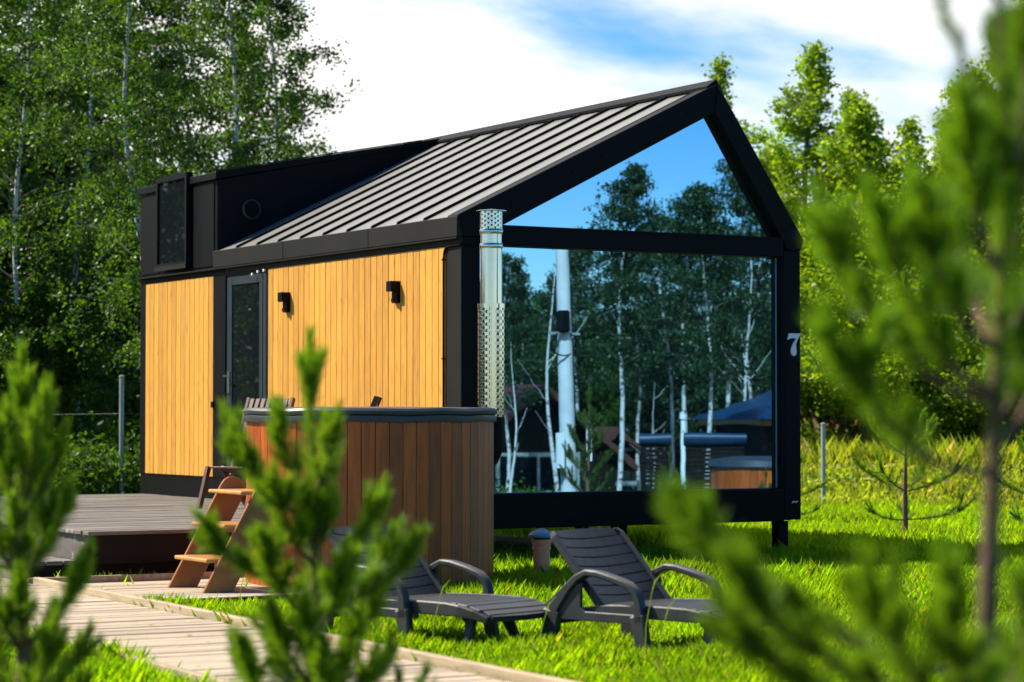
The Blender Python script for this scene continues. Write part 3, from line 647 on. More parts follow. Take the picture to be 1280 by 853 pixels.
right = [(905,46,2,0,1.02,'narrow pointed young tree just behind the gable peak'),
         (1018,43,0,1.1,1.1,'tall pointed bright green tree right of the cabin gable'),
         (1085,41,1,2.3,1.12,'round bright yellow green bush tree between the pointed tree and the right pine'),
         (955,43,1,4.0,.98,'leafy bush tree tucked close behind the right eave of the cabin'),
         (1145,45,0,.3,.95,'green bush tree behind the round bright one at the right'),
         (1215,41,1,5.1,1.2,'big leafy bush tree behind the leader of the right pine'),
         (1290,40,0,2.0,1.22,'tall green tree at the right edge of the picture'),
         (1370,42,1,3.0,1.25,'leafy tree just outside the right edge of the picture'),
         (1055,49,2,2.5,1.0,'slim tree in the rear row right of the cabin'),
         (1180,49,2,.7,.9,'slim tree in the rear row behind the right pine')]
for u, d, k, rz, sc, lb in right:
    plant_tree(BUSHY[k], 'leafy_tree', lb, 'tree', fl(u,d,-.1), rz, (sc*1.2,sc*1.2,sc), 'young leafy trees right of the cabin')
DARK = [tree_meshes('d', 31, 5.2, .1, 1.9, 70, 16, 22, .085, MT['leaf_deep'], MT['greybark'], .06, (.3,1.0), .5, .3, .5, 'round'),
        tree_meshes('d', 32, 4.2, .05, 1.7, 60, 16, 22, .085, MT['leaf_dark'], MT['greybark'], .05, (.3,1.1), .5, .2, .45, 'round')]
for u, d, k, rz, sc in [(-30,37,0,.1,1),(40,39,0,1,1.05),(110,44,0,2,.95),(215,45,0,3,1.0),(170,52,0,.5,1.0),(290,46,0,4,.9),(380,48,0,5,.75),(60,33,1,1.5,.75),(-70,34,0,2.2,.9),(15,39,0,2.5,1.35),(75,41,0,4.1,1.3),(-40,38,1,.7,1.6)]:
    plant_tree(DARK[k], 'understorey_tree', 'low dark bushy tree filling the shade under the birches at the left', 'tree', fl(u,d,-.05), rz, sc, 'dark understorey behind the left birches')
for u, d, rz, sc, lb in [(1085,52,.2,1.1,'dark bushy tree in the gap between the bright trees at the right'),(1165,51,1.4,1.0,'low dark bushy tree behind the trunk of the right pine'),(985,49,2.6,1.0,'dark bushy tree showing beside the right post of the cabin')]:
    plant_tree(DARK[0], 'understorey_tree', lb, 'tree', fl(u,d,-.1), rz, sc, 'dark bushes behind the right trees')
def shrub(seed, H, R, n, leaf, lmat):
    rg = np.random.default_rng(seed); st_ = MB(); P = []
    for i in range(9):
        a = rg.uniform(0,6.28); l = H*rg.uniform(.6,1.05); q = np.array([math.cos(a)*R*.8,math.sin(a)*R*.8,0])
        pts = [q*t*t+np.array([0,0,l*t]) for t in np.linspace(0,1,6)]; st_.tube(pts,[.012*(1-t*.8) for t in np.linspace(0,1,6)],5,cap=False)
        pts = np.array(pts); t = rg.uniform(.8,4.99,n); i0 = t.astype(int); f = (t-i0)[:,None]
        P.append(pts[i0]*(1-f)+pts[i0+1]*f+rg.normal(size=(n,3))*R*.25)
    P = np.concatenate(P); P = P[P[:,2]>.02]
    return st_.mesh('stems', MT['greybark'], smooth=True), np_mesh('foliage', leaf_quads(rg,P,leaf), 4, lmat)
SHR = [shrub(1,.9,.6,260,.07,MT['leaf_dark']), shrub(2,1.1,.7,260,.075,MT['leaf_mid']), shrub(3,.5,.5,160,.06,MT['leaf_mid'])]
def plant_shrub(k, loc, rz, sc, label, group=None):
    t = thing('shrub', label, 'shrub', loc, rz, group); t.scale = (sc,)*3; tag(obj('stems', SHR[k][0], t), kind='stuff'); obj('foliage', SHR[k][1], t); return t
plant_shrub(0, fl(120,31), 0, 1.0, 'dark low shrub in front of the fence wire at the left', 'shrubs under the left birches')
plant_shrub(0, fl(158,30.3), 2, 1.15, 'dark shrub at the foot of the leaning birch', 'shrubs under the left birches')
plant_shrub(1, fl(95,33), 1, .9, 'light green shrub in the sunny gap behind the deck at the left', 'shrubs under the left birches')
plant_shrub(0, fl(60,30), 4, 1.0, 'dark shrub behind the far left pine beyond the deck', 'shrubs under the left birches')

# ------------------------------------------------------------------ fence posts and wires
def post(u, d, h, label, r=.03):
    x, y, z = fl(u, d); t = thing('fence_post', label, 'fence post', (x,y,z), 0, 'grey wire fence posts')
    part('shaft', MB().lathe([(r,-.1),(r,h)],10), MT['galv'], t, smooth=True); part('cap', MB().lathe([(r*1.2,h),(r*1.2,h+.02),(.002,h+.03)],10), MT['galv'], t)
    return np.array([x,y,z])
A = post(152,30.0,1.75,'thin grey fence post beside the leaning birch at the left'); B = post(-60,31.5,1.75,'thin grey fence post beyond the left edge of the deck'); Cc = post(330,33,1.75,'thin grey fence post hidden behind the cabin')
post(1029,32.5,1.15,'pale grey post standing in the weeds right of the cabin')
wr = MB()
for hz in (.30,1.30):
    for p, q in ((B,A),(A,Cc)): wr.tube([p+(0,0,hz),(p+q)/2+(0,0,hz-.015),q+(0,0,hz)], .0018, 4)
tag(part('fence_wire', wr, MT['grey']), 'thin fence wires strung between the grey posts at the left', 'wire fence')

# ------------------------------------------------------------------ young pines
def needles(rg, acc, p0, p1, dens, nl, w=.0012, spread=.80):
    p0 = np.array(p0,float); p1 = np.array(p1,float); ax = p1-p0; l = np.linalg.norm(ax)
    if l < 1e-4: return
    ax /= l; n = max(6,int(l*dens)); t = rg.uniform(0,1,n)[:,None]
    rad = rg.normal(size=(n,3)); rad -= (rad@ax)[:,None]*ax; rad = unit(rad)
    sp = spread*rg.uniform(.45,1.5,(n,1))*(1-.35*t)
    d = unit(ax*np.cos(sp)+rad*np.sin(sp)); b = p0+ax*l*t+rad*.003
    s = unit(np.cross(d, rg.normal(size=(n,3))))*w; L_ = nl*rg.uniform(.75,1.15,(n,1))
    bend = np.array([0,0,1.])*L_*.06
    acc.append(np.stack([b-s,b+s,b+d*L_*.6+s*.9+bend*.3,b+d*L_+bend,b+d*L_*.6-s*.9+bend*.3],1))
def pine(seed, H, whorls, r0, lead, nl=.048, dens=900, cand=4, fill=1.0, extra=()):
    """whorls: (height, branch length, count, elevation); extra: hand-placed branches as point lists"""
    rg = np.random.default_rng(seed); wood = MB(); acc = []; old = []
    zz = np.linspace(0,H,8); ph = rg.uniform(0,6.28,2)
    tx = .02*np.sin(zz*2.2+ph[0])*np.minimum(1,zz); ty = .02*np.sin(zz*1.9+ph[1])*np.minimum(1,zz)
    tr = MB().tube(np.stack([tx,ty,zz-.05],1), list(r0*(1-zz/H)**.7+.006), 9)
    def top(z): return np.array([np.interp(z,zz,tx),np.interp(z,zz,ty),z-.05])
    def branch(pts, side=3, rb=.008, leaf0=.25, lim=1.):
        pts = [np.array(q,float) for q in pts]; K = len(pts)-1
        wood.tube(pts,[rb*(1-.6*k/K) for k in range(K+1)],6,cap=False)
        for k in range(K):
            f = k/K
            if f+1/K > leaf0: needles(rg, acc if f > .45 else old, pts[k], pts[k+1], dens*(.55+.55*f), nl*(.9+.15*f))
        tot = sum(np.linalg.norm(pts[k+1]-pts[k]) for k in range(K)); d_end = unit(pts[-1]-pts[-2])
        # tip: candle-like shoots
        def shoot(p, d, l):
            q = p+d*l*.5; q2 = q+unit(d+np.array([0,0,.35]))*l*.5
            wood.tube([p,q,q2],[.0045,.004,.003],5,cap=False); needles(rg,acc,p,q,dens*.95,nl*.9); needles(rg,acc,q,q2,dens*1.1,nl*.7,spread=.5)
        tot = min(tot, lim)
        shoot(pts[-1], unit(d_end+(0,0,.3)), tot*.34+.04)
        for s_ in range(side):
            a = rg.normal(size=3)*.42; shoot(pts[-1]-d_end*.005, unit(d_end+a+np.array([0,0,.55])), tot*rg.uniform(.18,.34)+.03)
        for s_ in range(side):
            k = min(K-1,int(rg.uniform(.4,.9)*K)); f = rg.random(); p = pts[k]*(1-f)+pts[k+1]*f
            a = np.cross(unit(pts[k+1]-pts[k]),(0,0,1)); a = unit(a)*(1 if s_%2 else -1)
            shoot(p, unit(unit(pts[k+1]-pts[k])+a*.8+np.array([0,0,.25])), tot*rg.uniform(.16,.3)+.02)
    for (z, bl, n, el) in whorls:
        a0 = rg.uniform(0,6.28)
        for i in range(n):
            a = a0+i*6.283/n+rg.normal()*.18; l = bl*rg.uniform(.8,1.15); p = top(z+rg.uniform(-.02,.02)); pts = [p]
            for k in range(5):
                e = el+(.35*(k/5)); p = p+np.array([math.cos(a)*math.cos(e),math.sin(a)*math.cos(e),math.sin(e)])*l/5; pts.append(p)
            branch(pts)
    for e in extra: branch(e, side=5, rb=.009, leaf0=.66, lim=.25)
    # leader
    zl = lead
    needles(rg, acc, top(zl), top(H), dens*1.1, nl)
    for k in range(8):
        za, zb_ = zl*k/8, zl*(k+1)/8
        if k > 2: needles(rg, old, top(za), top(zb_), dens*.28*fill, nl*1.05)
    for i in range(cand):
        a = i*6.283/cand+rg.normal()*.2; d = unit(np.array([math.cos(a)*.28,math.sin(a)*.28,1.])); l = rg.uniform(.10,.15)
        p = top(H-.01); wood.tube([p,p+d*l],[.005,.003],5); needles(rg,acc,p,p+d*l,dens*1.4,nl*.8,spread=.5)
    p = top(H-.01); wood.tube([p,p+np.array([0,0,.2])],[.006,.003],5); needles(rg,acc,p,p+np.array([0,0,.2]),dens*1.4,nl*.8,spread=.45)
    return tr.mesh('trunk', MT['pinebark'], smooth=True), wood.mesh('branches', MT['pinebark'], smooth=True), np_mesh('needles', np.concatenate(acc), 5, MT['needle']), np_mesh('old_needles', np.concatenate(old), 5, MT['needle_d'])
def plant_pine(ms, label, loc, rz=0, scale=1, group='young pines on the lawn'):
    t = thing('young_pine', label, 'pine tree', loc, rz, group); t.scale = (scale,)*3
    obj('trunk', ms[0], t); tag(obj('branches', ms[1], t), kind='stuff'); obj('needles', ms[2], t); obj('old_needles', ms[3], t)
    return t
bM = np.array(fl(388,6.9))
def mp_(u, v, dd=0): return at(u, v, 6.9+dd)-bM
def crv(a, b, lift=.03):
    a = np.array(a); b = np.array(b); b = a+(b-a)*.85; return [a+(b-a)*t+np.array([0,0,-.02*math.sin(math.pi*t)+lift*t**3]) for t in np.linspace(0,1,6)]
MX = [crv(mp_(388,650),mp_(285,560,.05)), crv(mp_(388,650),mp_(298,585,-.15)), crv(mp_(388,720),mp_(475,655,.05)), crv(mp_(388,765),mp_(522,715,-.05)), crv(mp_(388,760),mp_(495,705,.2)),
      crv(mp_(388,735),mp_(258,695,-.1)), crv(mp_(388,620),mp_(345,550,.1)), crv(mp_(388,620),mp_(420,560,-.1)), crv(mp_(388,700),mp_(345,640,-.25)), crv(mp_(388,770),mp_(330,715,-.3)), crv(mp_(388,790),mp_(430,740,-.3))]
PINE_M = pine(41, 1.375, [(.24,.31,7,.55),(.40,.29,7,.68),(.54,.24,6,.78),(.95,.13,5,1.05)], .021, .80, .060, 1250, 4, 3.2, MX)
PINE_L = pine(42, 1.34, [(.24,.27,6,.55),(.44,.27,6,.6),(.64,.25,6,.7),(.84,.23,6,.85),(1.03,.22,5,.9),(1.17,.15,4,1.0)], .022, 1.05, .060, 1250, 4)
pm_ = plant_pine(PINE_M, 'young bright green pine in the middle, in front of the hot tub', tuple(bM), 0, 1)
plant_pine(PINE_L, 'young bright green pine at the left edge, in front of the deck', fl(28,7.3), 2.0, 1)
# the tall blurred pine close by on the right; its branches run out to the left
DR = 3.9; bR = np.array(fl(1240,DR))
def rp(u, v, dd=0): return at(u, v, DR+dd)-bR
tz = lambda v: rp(1240, v)
def curve(a, b, sag=.0, lift=.05):
    a = np.array(a); b = np.array(b); b = a+(b-a)*.86; return [a+(b-a)*t+np.array([0,0,-sag*math.sin(math.pi*t)+lift*t*t*t]) for t in np.linspace(0,1,6)]
EX = [curve(tz(500), rp(1022,345,.05), .04), curve(tz(490), rp(1092,345,-.1), .03), curve(tz(590), rp(1040,500,-.2), .03), curve(tz(430), rp(1150,335,-.1), .02), curve(tz(430), rp(1320,330,.1), .02), curve(tz(560), rp(1330,420,.1), .03),
      curve(tz(430), rp(1195,330,.25), .0), curve(tz(520), rp(1285,470,.15), .02), curve(tz(330), rp(1200,215,-.08), .0), curve(tz(330), rp(1262,230,.1), .0), curve(rp(1262,330,.12), rp(1262,70,.1), .0,.0), curve(rp(1262,330,.12), rp(1300,80,-.1), .0), 
      curve(tz(850), rp(835,705,.0), .03), curve(tz(860), rp(905,800,-.25), .03), curve(tz(900), rp(1085,810,-.3), .03), curve(tz(900), rp(1180,810,-.35), .02),
      curve(tz(880), rp(1290,800,.1), .03), curve(tz(905), rp(900,850,-.1), .03)]
PINE_R = pine(43, 1.68, [(.60,.34,4,.35)], .020, 1.34, .052, 1450, 4, .9, EX)
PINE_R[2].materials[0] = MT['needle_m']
prt = plant_pine(PINE_R, 'tall blurred pine close by on the right with a bare brown trunk', tuple(bR), 0, 1)
# sparse top twig with thin needles, above its leader
rg = np.random.default_rng(8); acc = []; tw_ = MB()
for a_, b_ in ((rp(1262,330,.12),rp(1250,190,.1)),(rp(1250,200,.1),rp(1165,-30,.15)),(rp(1265,190,.0),rp(1240,-60,.05)),(rp(1270,200,-.1),rp(1300,-20,-.1))):
    q = curve(a_,b_,0,.0); tw_.tube(q,[.005,.005,.004,.004,.003,.002],6)
    for k in range(5): needles(rg,acc,q[k],q[k+1],600,.055,.0011,.6)
part('top_twigs', tw_, MT['pinebark'], prt, smooth=True); obj('top_needles', np_mesh('top_needles', np.concatenate(acc), 5, MT['needle_d']), prt)
# a small thin pine out on the lawn at the right
PINE_S = pine(44, 1.35, [(.28,.62,3,.02),(.62,.60,4,.22),(.98,.45,4,.55),(1.2,.25,4,.7)], .03, 1.15, .060, 1100, 3, .3)
plant_pine(PINE_S, 'small thin pine standing alone on the sunny lawn at the right', fl(1131,24.5), .6, .92)
plant_pine(PINE_S, 'small pine half hidden behind the right post of the cabin', fl(985,27.5), 2.4, .6)
plant_pine(PINE_S, 'small pine on the lawn cut off by the right edge of the picture', fl(1302,24), 1.1, .8)

# ------------------------------------------------------------------ grass and weeds
def blades(rg, P, h, w, lean=.45):
    n = len(P); a = rg.uniform(0,6.283,n); d = np.stack([np.cos(a),np.sin(a),np.zeros(n)],1); s = np.stack([-np.sin(a),np.cos(a),np.zeros(n)],1)*(w*rg.uniform(.6,1.3,n))[:,None]
    H = (h*rg.uniform(.5,1.25,n))[:,None]; ln = (lean*rg.uniform(.1,1.,n))[:,None]; up = np.array([0,0,1.])
    m = P+up*H*.6+d*H*ln*.3; t = P+up*H+d*H*ln
    return np.stack([P-s,P+s,m+s*.75,t,m-s*.75],1)
def ok(P):
    x, y = P[:,0], P[:,1]
    k = ~((x>PX0-.02+psh(y))&(x<PX1+.04+psh(y))&(y<.7))
    k &= ~((x>-4.1)&(x<-2.0)&(y>-2.8)&(y<-.9)) | (rgG.random(len(x))<.012)
    k &= ~((x>DX0)&(x<0)&(y>DY0)&(y<DY1))
    k &= ~((x>-4.1)&(x<-3.5)&(y>-.7)&(y<1.2))
    k &= ((x-TC[0])**2+(y-TC[1])**2) > (TR+.02)**2
    k &= ~((x>.3)&(x<3.2)&(y>.8)&(y<7))
    wear = np.sin(x*2.3+1.1)*np.sin(y*2.0+.4)+.5*np.sin(x*5.7)*np.sin(y*6.1+1)
    k &= ~((wear > .98)&(rgG.random(len(x)) < .72))
    return k
rgG = np.random.default_rng(77)
def wedge(n, d0, d1, m0=-.26, m1=.26, pw=1.0):
    d = d0+(d1-d0)*rgG.random(n)**pw; r = rgG.uniform(m0,m1,n)*d
    P = CAM+RT*r[:,None]+FH*d[:,None]; P[:,2] = gz(P[:,0],P[:,1])-.01; return P, d
def patchy(P, s=1.1): 
    return .75+.5*(.5+.5*np.sin(P[:,0]*s+1.3*np.sin(P[:,1]*s*.7))*np.cos(P[:,1]*s*1.1+np.sin(P[:,0]*1.9)))
P, d = wedge(360000, 9.5, 22); k = ok(P); P, d = P[k], d[k]
g1 = np_mesh('grass', blades(rgG, P, .115*patchy(P)*(1+.35*np.sin(P[:,0]*5.1)*np.sin(P[:,1]*4.3)), .0010+.000025*d, .6), 5, MT['grass'])
tag(obj('grass', g1), 'bright green lawn grass round the loungers and path', None, None, 'stuff')
P, d = wedge(190000, 21, 37); k = ok(P); P, d = P[k], d[k]
g2 = np_mesh('grass', blades(rgG, P, .13*patchy(P), .0018+.00005*d, .55), 5, MT['grass'])
tag(obj('grass', g2), 'sunlit meadow grass beyond the cabin', None, None, 'stuff')
# taller tufts along the shaded ground by the tub, under the cabin and along path edges
P, d = wedge(20000, 15.5, 21.5, -.03, .13); k = ok(P)&(rgG.random(len(P)) < .5+.5*np.sin(P[:,0]*3)*np.sin(P[:,1]*2.6)); P, d = P[k], d[k]
E1 = np.stack([rgG.normal(PX1+.12,.05,5000), rgG.uniform(-12,-2.9,5000), np.zeros(5000)],1); E2 = np.stack([rgG.normal(PX0-.16,.07,6000), rgG.uniform(-12,0,6000), np.zeros(6000)],1)
E3 = np.stack([rgG.uniform(-3.9,-2.3,500), rgG.normal(-.80,.06,500), np.zeros(500)],1)
nT = len(P); E1[:,0] += psh(E1[:,1]); E2[:,0] += psh(E2[:,1]); P = np.concatenate([P,E1,E2,E3]); hT = np.where(np.arange(len(P)) < nT, .155, .12)
g3 = np_mesh('grass_tufts', blades(rgG, P, hT*rgG.uniform(.5,1.2,len(P)), .0013, .55), 5, MT['grass'])
tag(obj('grass_tufts', g3), 'taller grass tufts beside the tub, the path and under the cabin', None, None, 'stuff')
q = np.stack([rgG.uniform(PX0,PX1,60),rgG.uniform(-9,-.5,60),np.full(60,PZ+.006)],1)
q[:,0] += psh(q[:,1]); lq = leaf_quads(rgG,q,.045,flat=0.); lq[...,2] = PZ+.006+(lq[...,2]-PZ-.006)*.18
tag(obj('leaf_litter', np_mesh('leaf_litter', lq, 4, MT['weed'])), 'a few fallen leaves on the boardwalk path', None, None, 'stuff')
# weeds beyond the lawn
P, d = wedge(95000, 31.5, 41, -.30, .30); hw_ = np.clip((d-31)/5,.22,1)
wv = [blades(rgG, P, .68*patchy(P,.8)*hw_, .0042, .5)]
tag(obj('tall_weeds', np_mesh('tall_weeds', np.concatenate(wv), 5, MT['weed'])), 'band of tall yellow green weeds beyond the lawn', None, None, 'stuff')
q = P[rgG.integers(0,len(P),16000)]+np.concatenate([rgG.normal(size=(16000,2))*.1,rgG.uniform(.1,.6,(16000,1))],1)
tag(obj('weed_leaves', np_mesh('weed_leaves', leaf_quads(rgG,q,.07), 4, MT['weed'])), 'leafy stems among the tall weeds beyond the lawn', None, None, 'stuff')
P, d = wedge(9000, 40, 46, -.30, .30); 
tag(obj('dry_plumes', np_mesh('dry_plumes', blades(rgG, P, 1.15*patchy(P,.9), .012, .35), 5, MT['straw'])), 'dry pinkish grass plumes along the far edge of the meadow', None, None, 'stuff')
# seed stalks by the loungers
for u, dd, hh in ((540,12.4,.34),(805,12.0,.40),(822,11.9,.28),(672,12.3,.26),(300,15.5,.3)):
    x, y, z = fl(u, dd); sd1 = thing('grass_stalk', 'tall seeding grass stalk standing by the sun loungers', 'grass stalk', (x,y,z), 0, 'tall grass stalks')
    part('stem', MB().tube([(0,0,0),(.01,.0,hh*.6),(.05,.01,hh)],[.003,.0025,.0015],5), MT['weed'], sd1); 
    part('seed_head', MB().tube([(.05,.01,hh),(.075,.015,hh+.06),(.12,.02,hh+.10)],[.002,.004,.001],6), MT['weed'], sd1)

# ------------------------------------------------------------------ what stands opposite the glass front
YG = .10
def vp_(u, v, D): 
    p = at(u, v, D); return np.array([p[0], 2*YG-p[1], p[2]])
def vfl(u, D, z=None):
    p = vp_(u,518,D); return (p[0],p[1],float(gz(p[0],p[1])) if z is None else z)
def tall(k, u, D, rz, sc, lb): 
    plant_tree(k, 'birch_tree', lb, 'birch tree', vfl(u,D), rz, sc, 'birches mirrored in the glass front')
RB = [tree_meshes('r', 51, 8.4, 3.6, 1.6, 44, 14, 17, .085, MT['leaf_deep'], MT['bark'], .058, (.5,1.0), .8, .4, .6, 'birch', (.3,0)),
      tree_meshes('r', 52, 8.0, 3.4, 1.7, 42, 14, 17, .085, MT['leaf_deep'], MT['bark'], .055, (.4,.95), .8, .4, .6, 'birch', (-.3,.2), wob=.2)]
def bare(seed, H, r0, n, fork):        # leafless pale sapling with a fork and thin side twigs
    rg = np.random.default_rng(seed); tr = MB(); z = np.linspace(0,H,10); x = .10*np.sin(z*1.1+seed); tr.tube(np.stack([x,.05*np.sin(z*1.7),z-.1],1), list(r0*(1-z/H)+.006), 8)
    bs = []
    for i in range(n):
        b = MB(); h = H*rg.uniform(.3,.9); a = rg.uniform(0,6.28); l = rg.uniform(.5,1.3); p = np.array([np.interp(h,z,x),0,h]); e = rg.uniform(.5,1.0)
        b.tube([p,p+np.array([math.cos(a)*math.cos(e),math.sin(a)*math.cos(e),math.sin(e)])*l*.5,p+np.array([math.cos(a)*math.cos(e),math.sin(a)*math.cos(e),math.sin(e)*1.15])*l],[.010,.007,.004],6); bs.append(b.mesh('branch',MT['bark'],smooth=True))
    return tr.mesh('trunk',MT['bark'],smooth=True), bs
BARE = [bare(1,5.5,.05,5,1), bare(2,6.0,.042,7,1)]
tall(RB[0], 772, 44, .3, .80, 'birch mirrored left of the middle of the glass, spotted trunk and round crown')
tall(RB[1], 842, 47, 1.4, .76, 'birch mirrored in the middle of the glass, behind the slatted screens')
tall(RB[0], 884, 41, 2.2, .72, 'birch with the brightest trunk mirrored right of the middle of the glass')
tall(RB[1], 938, 50, 3.6, .80, 'birch mirrored beside the blue roofed pavilion')
tall(RB[1], 910, 54, 5.0, .99, 'tall birch mirrored behind the pavilion, highest crown against the blue sky')
tall(RB[0], 655, 52, 4.2, .60, 'low birch mirrored behind the utility pole')
tall(RB[0], 855, 53, 5.8, .86, 'birch mirrored in the rear row beside the brightest trunk')
tall(RB[1], 632, 47, 2.7, .66, 'leafy birch mirrored at the far left of the glass, next to the flue')
tall(RB[0], 715, 51, .9, .72, 'leafy birch mirrored right behind the utility pole')
tall(RB[1], 800, 56, .8, .74, 'birch mirrored far back between the two middle birches')
for u, D, k, rz, sc, lb in ((690,40,0,.2,.85,'leafless leaning pale sapling mirrored left of the utility pole'),(935,46,1,1.0,.9,'bare pale tree with forked twigs mirrored by the pavilion'),(817,44,1,2.0,.45,'short bare sapling mirrored among the middle birches'),(641,34,0,3.0,.5,'thin bare stem mirrored near the flue')):
    t = thing('birch_sapling', lb, 'sapling', vfl(u,D), rz); t.scale = (sc,)*3; obj('trunk', BARE[k][0], t)
    for bm_ in BARE[k][1]: obj('branch', bm_, t)
for i, (u, D, k, rz, sc) in enumerate([(600,62,0,0,1.35),(640,58,1,1,1.4),(690,64,0,2,1.3),(735,60,1,3,1.3),(780,64,0,4,1.15),(830,60,0,5,1.1),(875,63,1,6,1.25),(925,60,0,1.5,1.15),(970,62,0,2.5,1.15),(1010,60,0,3.5,1.1),(760,72,0,.6,1.2),(850,74,0,1.1,1.3),(940,72,0,1.7,1.2),(1000,74,0,2.1,1.3)]):
    plant_tree(DARK[k], 'understorey_tree', 'dark bushy tree in the woods mirrored in the glass front', 'tree', vfl(u,D), rz, sc*.78, 'dark woods mirrored in the glass')
for u, D, k, rz, sc in ((632,36,0,0,1.0),(655,38,0,1,.9),(680,37,0,2,.9),(722,40,0,3,.8),(752,40,0,4,.8),(795,41,0,5,.8),(612,37,0,4,1.0)):
    plant_shrub(k, vfl(u,D), rz, sc, 'leafy shrub along the bottom of the mirrored view', 'shrubs mirrored in the glass')
PINE_D = list(pine(46, 1.34, [(.30,.30,5,.5),(.52,.30,5,.6),(.76,.26,5,.7),(1.0,.2,4,.85)], .022, 1.05, .055, 650, 3))
PINE_D[2].materials[0] = MT['needle_d']
for u, D, rz, sc, lb in ((735,31,1,1.15,'young pine mirrored between the utility pole and the spotted birch'),(838,35,2,1.05,'dark young pine mirrored in front of the slatted screens'),(958,33,4,.75,'small pine sprig mirrored in front of the far hot tub')):
    plant_pine(PINE_D, lb, vfl(u,D), rz, sc, 'young pines mirrored in the glass')
# utility pole
px = vfl(713,34); ptop = vp_(702,292,34); pl = thing('utility_pole', 'pale concrete utility pole with a black cable coil, mirrored in the glass', 'utility pole', px)
dv = ptop-np.array(px)
part('shaft', MB().tube([(0,0,-.2),dv*.5,dv],[.12,.11,.092],10), MT['concrete'], pl, smooth=True)
q = vp_(697,404,34)-np.array(px); part('junction_box', MB().box(q[0]-.10,q[0]+.06,q[1]+.10,q[1]+.26,q[2]-.13,q[2]+.17), MT['black'], pl, bevel=.03)
q = vp_(700,417,34)-np.array(px); part('cross_arm', MB().box(q[0]-.24,q[0]+.24,q[1]+.10,q[1]+.15,q[2]-.02,q[2]+.02), MT['galv'], pl)
q = vp_(697,430,34)-np.array(px); part('cable_coil', MB().tube([(q[0]+.2*math.cos(t),q[1]+.16+.03*math.sin(3*t),q[2]+.17*math.sin(t)) for t in np.linspace(0,6.28,20)],.012,6), MT['black'], pl, smooth=True)
part('foot_plate', MB().box(-.3,-.2,.1,.16,1.0,1.5).box(.2,.26,.1,.16,1.1,1.55), MT['white'], pl)
# slatted screens
def screen(u0, u1, D, label):
    a = np.array(vfl(u0,D)); b = np.array(vfl(u1,D)); w = np.linalg.norm(b-a); t = thing('slatted_screen', label, 'screen', tuple((a+b)/2), math.atan2(b[1]-a[1],b[0]-a[0]), 'slatted screens mirrored in the glass')
    sm = MB().box(-w/2,w/2,-.02,.02,0,.055).mesh('slat', MT['darkwood'])
    for k in range(22): obj('slat', sm, t, (0,0,.05+k*.07))
    part('post', MB().box(-w/2,-w/2+.08,-.10,-.025,-.1,1.6), MT['darkwood'], t); part('post', MB().box(w/2-.08,w/2,-.10,-.025,-.1,1.6), MT['darkwood'], t)
    part('cap', MB().tube([(-w/2-.03,0,1.68),(w/2+.03,0,1.68)],.11,12), MT['bluemetal'], t, smooth=True)
screen(801,837,40,'dark slatted screen with blue cap, the narrow one mirrored left of a pine'); screen(857,930,40,'dark slatted screen with blue cap, the wide one mirrored beside the pavilion')
cx = vfl(854,42); ch = thing('white_chimney', 'small white metal pipe mirrored between the slatted screens', 'pipe', cx)
part('pipe', MB().lathe([(.045,0),(.045,2.0)],14), MT['white'], ch, smooth=True); part('cap', MB().lathe([(.07,2.0),(.07,2.10),(.01,2.14)],14), MT['white'], ch)
# pavilion with a hipped blue roof
cx = vfl(985,45); pv = thing('pavilion', 'small dark pavilion with hipped blue roof, mirrored at the right of the glass', 'pavilion', cx, .15)
hw, ze = 1.25, 1.90
part('wall', MB().box(-hw+.25,hw-.25,-hw+.25,hw-.25,-.1,ze), MT['darkwood'], pv)
for sx in (-1,1):
    for sy in (-1,1): part('post', MB().box(sx*(hw-.15)-.05,sx*(hw-.15)+.05,sy*(hw-.15)-.05,sy*(hw-.15)+.05,-.1,ze), MT['darkwood'], pv)
part('eave_board', MB().box(-hw,hw,-hw,hw,ze,ze+.10), MT['step'], pv)
part('roof', MB().add([(-hw-.1,-hw-.1,ze+.10),(hw+.1,-hw-.1,ze+.10),(hw+.1,hw+.1,ze+.10),(-hw-.1,hw+.1,ze+.10),(0,0,ze+.75)],[(3,2,1,0),(0,1,4),(1,2,4),(2,3,4),(3,0,4)]), MT['bluemetal'], pv)
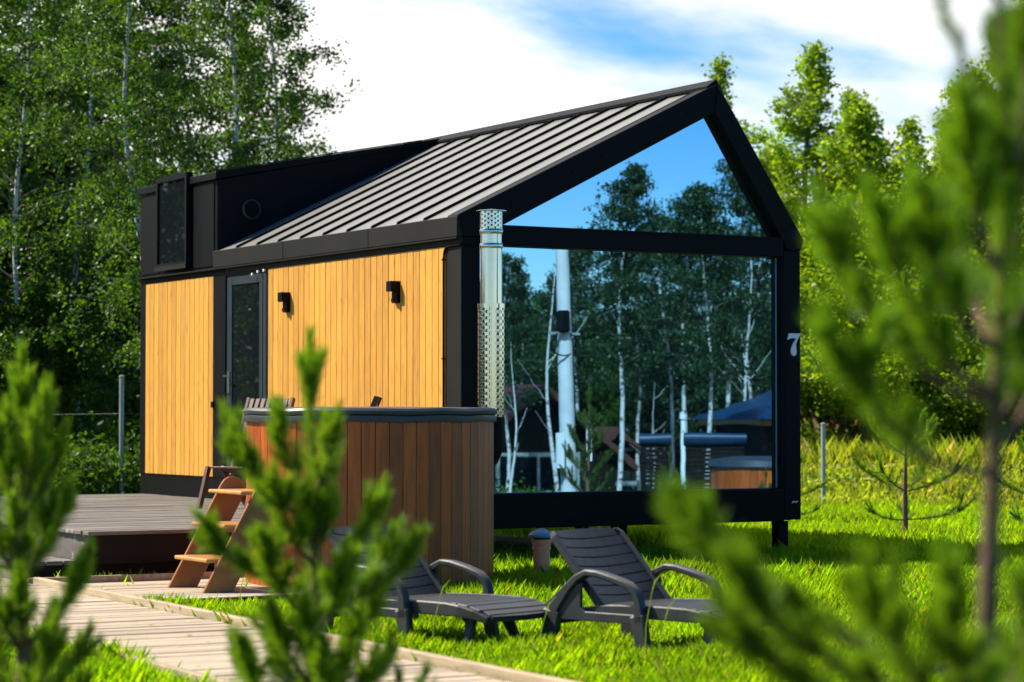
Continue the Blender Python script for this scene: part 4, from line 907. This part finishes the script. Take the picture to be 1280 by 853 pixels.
# the second tub
cx = vfl(952,38,-.72); copy_t = thing('hot_tub', 'second wooden hot tub with dark cover, mirrored below the pavilion', 'hot tub', cx)
s2 = MB().prism([(.76,-.06),(.80,-.062),(.80,.062),(.76,.06)],2,.0,1.18).mesh('stave', MT['cedar'], bevel=.003)
for i in range(40): obj('stave', s2, copy_t, (0,0,0), (0,0,2*math.pi*i/40))
part('cover', MB().lathe([(.83,1.17),(.85,1.21),(.83,1.30),(.4,1.35),(.01,1.36)],40), MT['vinyl'], copy_t, smooth=True)
# neighbouring cabin
def nb_cabin(u, D, label, w, h, glassf):
    cx = vfl(u,D); t = thing('neighbour_cabin', label, 'cabin', cx, .1)
    part('wall', MB().prism([(-w/2,0),(w/2,0),(w/2,h*.45),(0,h),(-w/2,h*.45)],1,-4,0), MT['darkwood'], t)
    for s_ in (-1,1):
        part('roof', MB().prism([(s_*(w/2+.35),h*.45-.25),(0,h+.05),(0,h+.17),(s_*(w/2+.37),h*.45-.10)][::s_],1,-4.2,.35), MT['brown'], t)
    f = part('window', MB().box(-.95,-.88,.0,.05,.45,1.3).box(.88,.95,0,.05,.45,1.3).box(-.879,.879,0,.05,.45,.52).box(-.879,.879,0,.05,1.23,1.3).box(-.03,.03,0,.05,.521,1.229), MT['galv'], t)
    part('pane', MB().box(-.878,-.031,.01,.03,.521,1.229).box(.031,.878,.01,.03,.521,1.229), MT['dglass'], f)
    return t
nb_cabin(672,50,'dark brown gabled cabin mirrored behind the utility pole',3.6,2.55,1)
nb_cabin(765,56,'low brown cabin with white framed window mirrored behind the spotted birch',2.6,1.6,1)
# far woods all round
def woods(name, label, arcs, n, size, h):
    rg = np.random.default_rng(61); P = []
    for (a0, a1, d0, d1, m) in arcs:
        a = rg.uniform(a0,a1,m); dd = rg.uniform(d0,d1,m); hh = h*(.72+.28*np.sin(a*37)*np.sin(a*91+1.2)+.15*np.sin(a*211))
        z = hh*rg.random(m)**.8
        P.append(np.stack([CAM[0]+np.sin(a)*dd,CAM[1]+np.cos(a)*dd,z-.8],1))
    P = np.concatenate(P); return tag(obj(name, np_mesh(name, leaf_quads(rg,P,size), 4, MT['leaf_deep'])), label, None, None, 'stuff')
woods('far_woods', 'distant dark green woods behind everything', [(YAW-.42,YAW+.42,62,80,70000),(YAW-1.7,YAW-.42,45,62,60000)], 0, .42, 6.5)
woods('far_woods', 'distant dark green woods on the side facing the glass front', [(YAW+.42,YAW+2.2,88,108,80000)], 0, .42, 4.2)
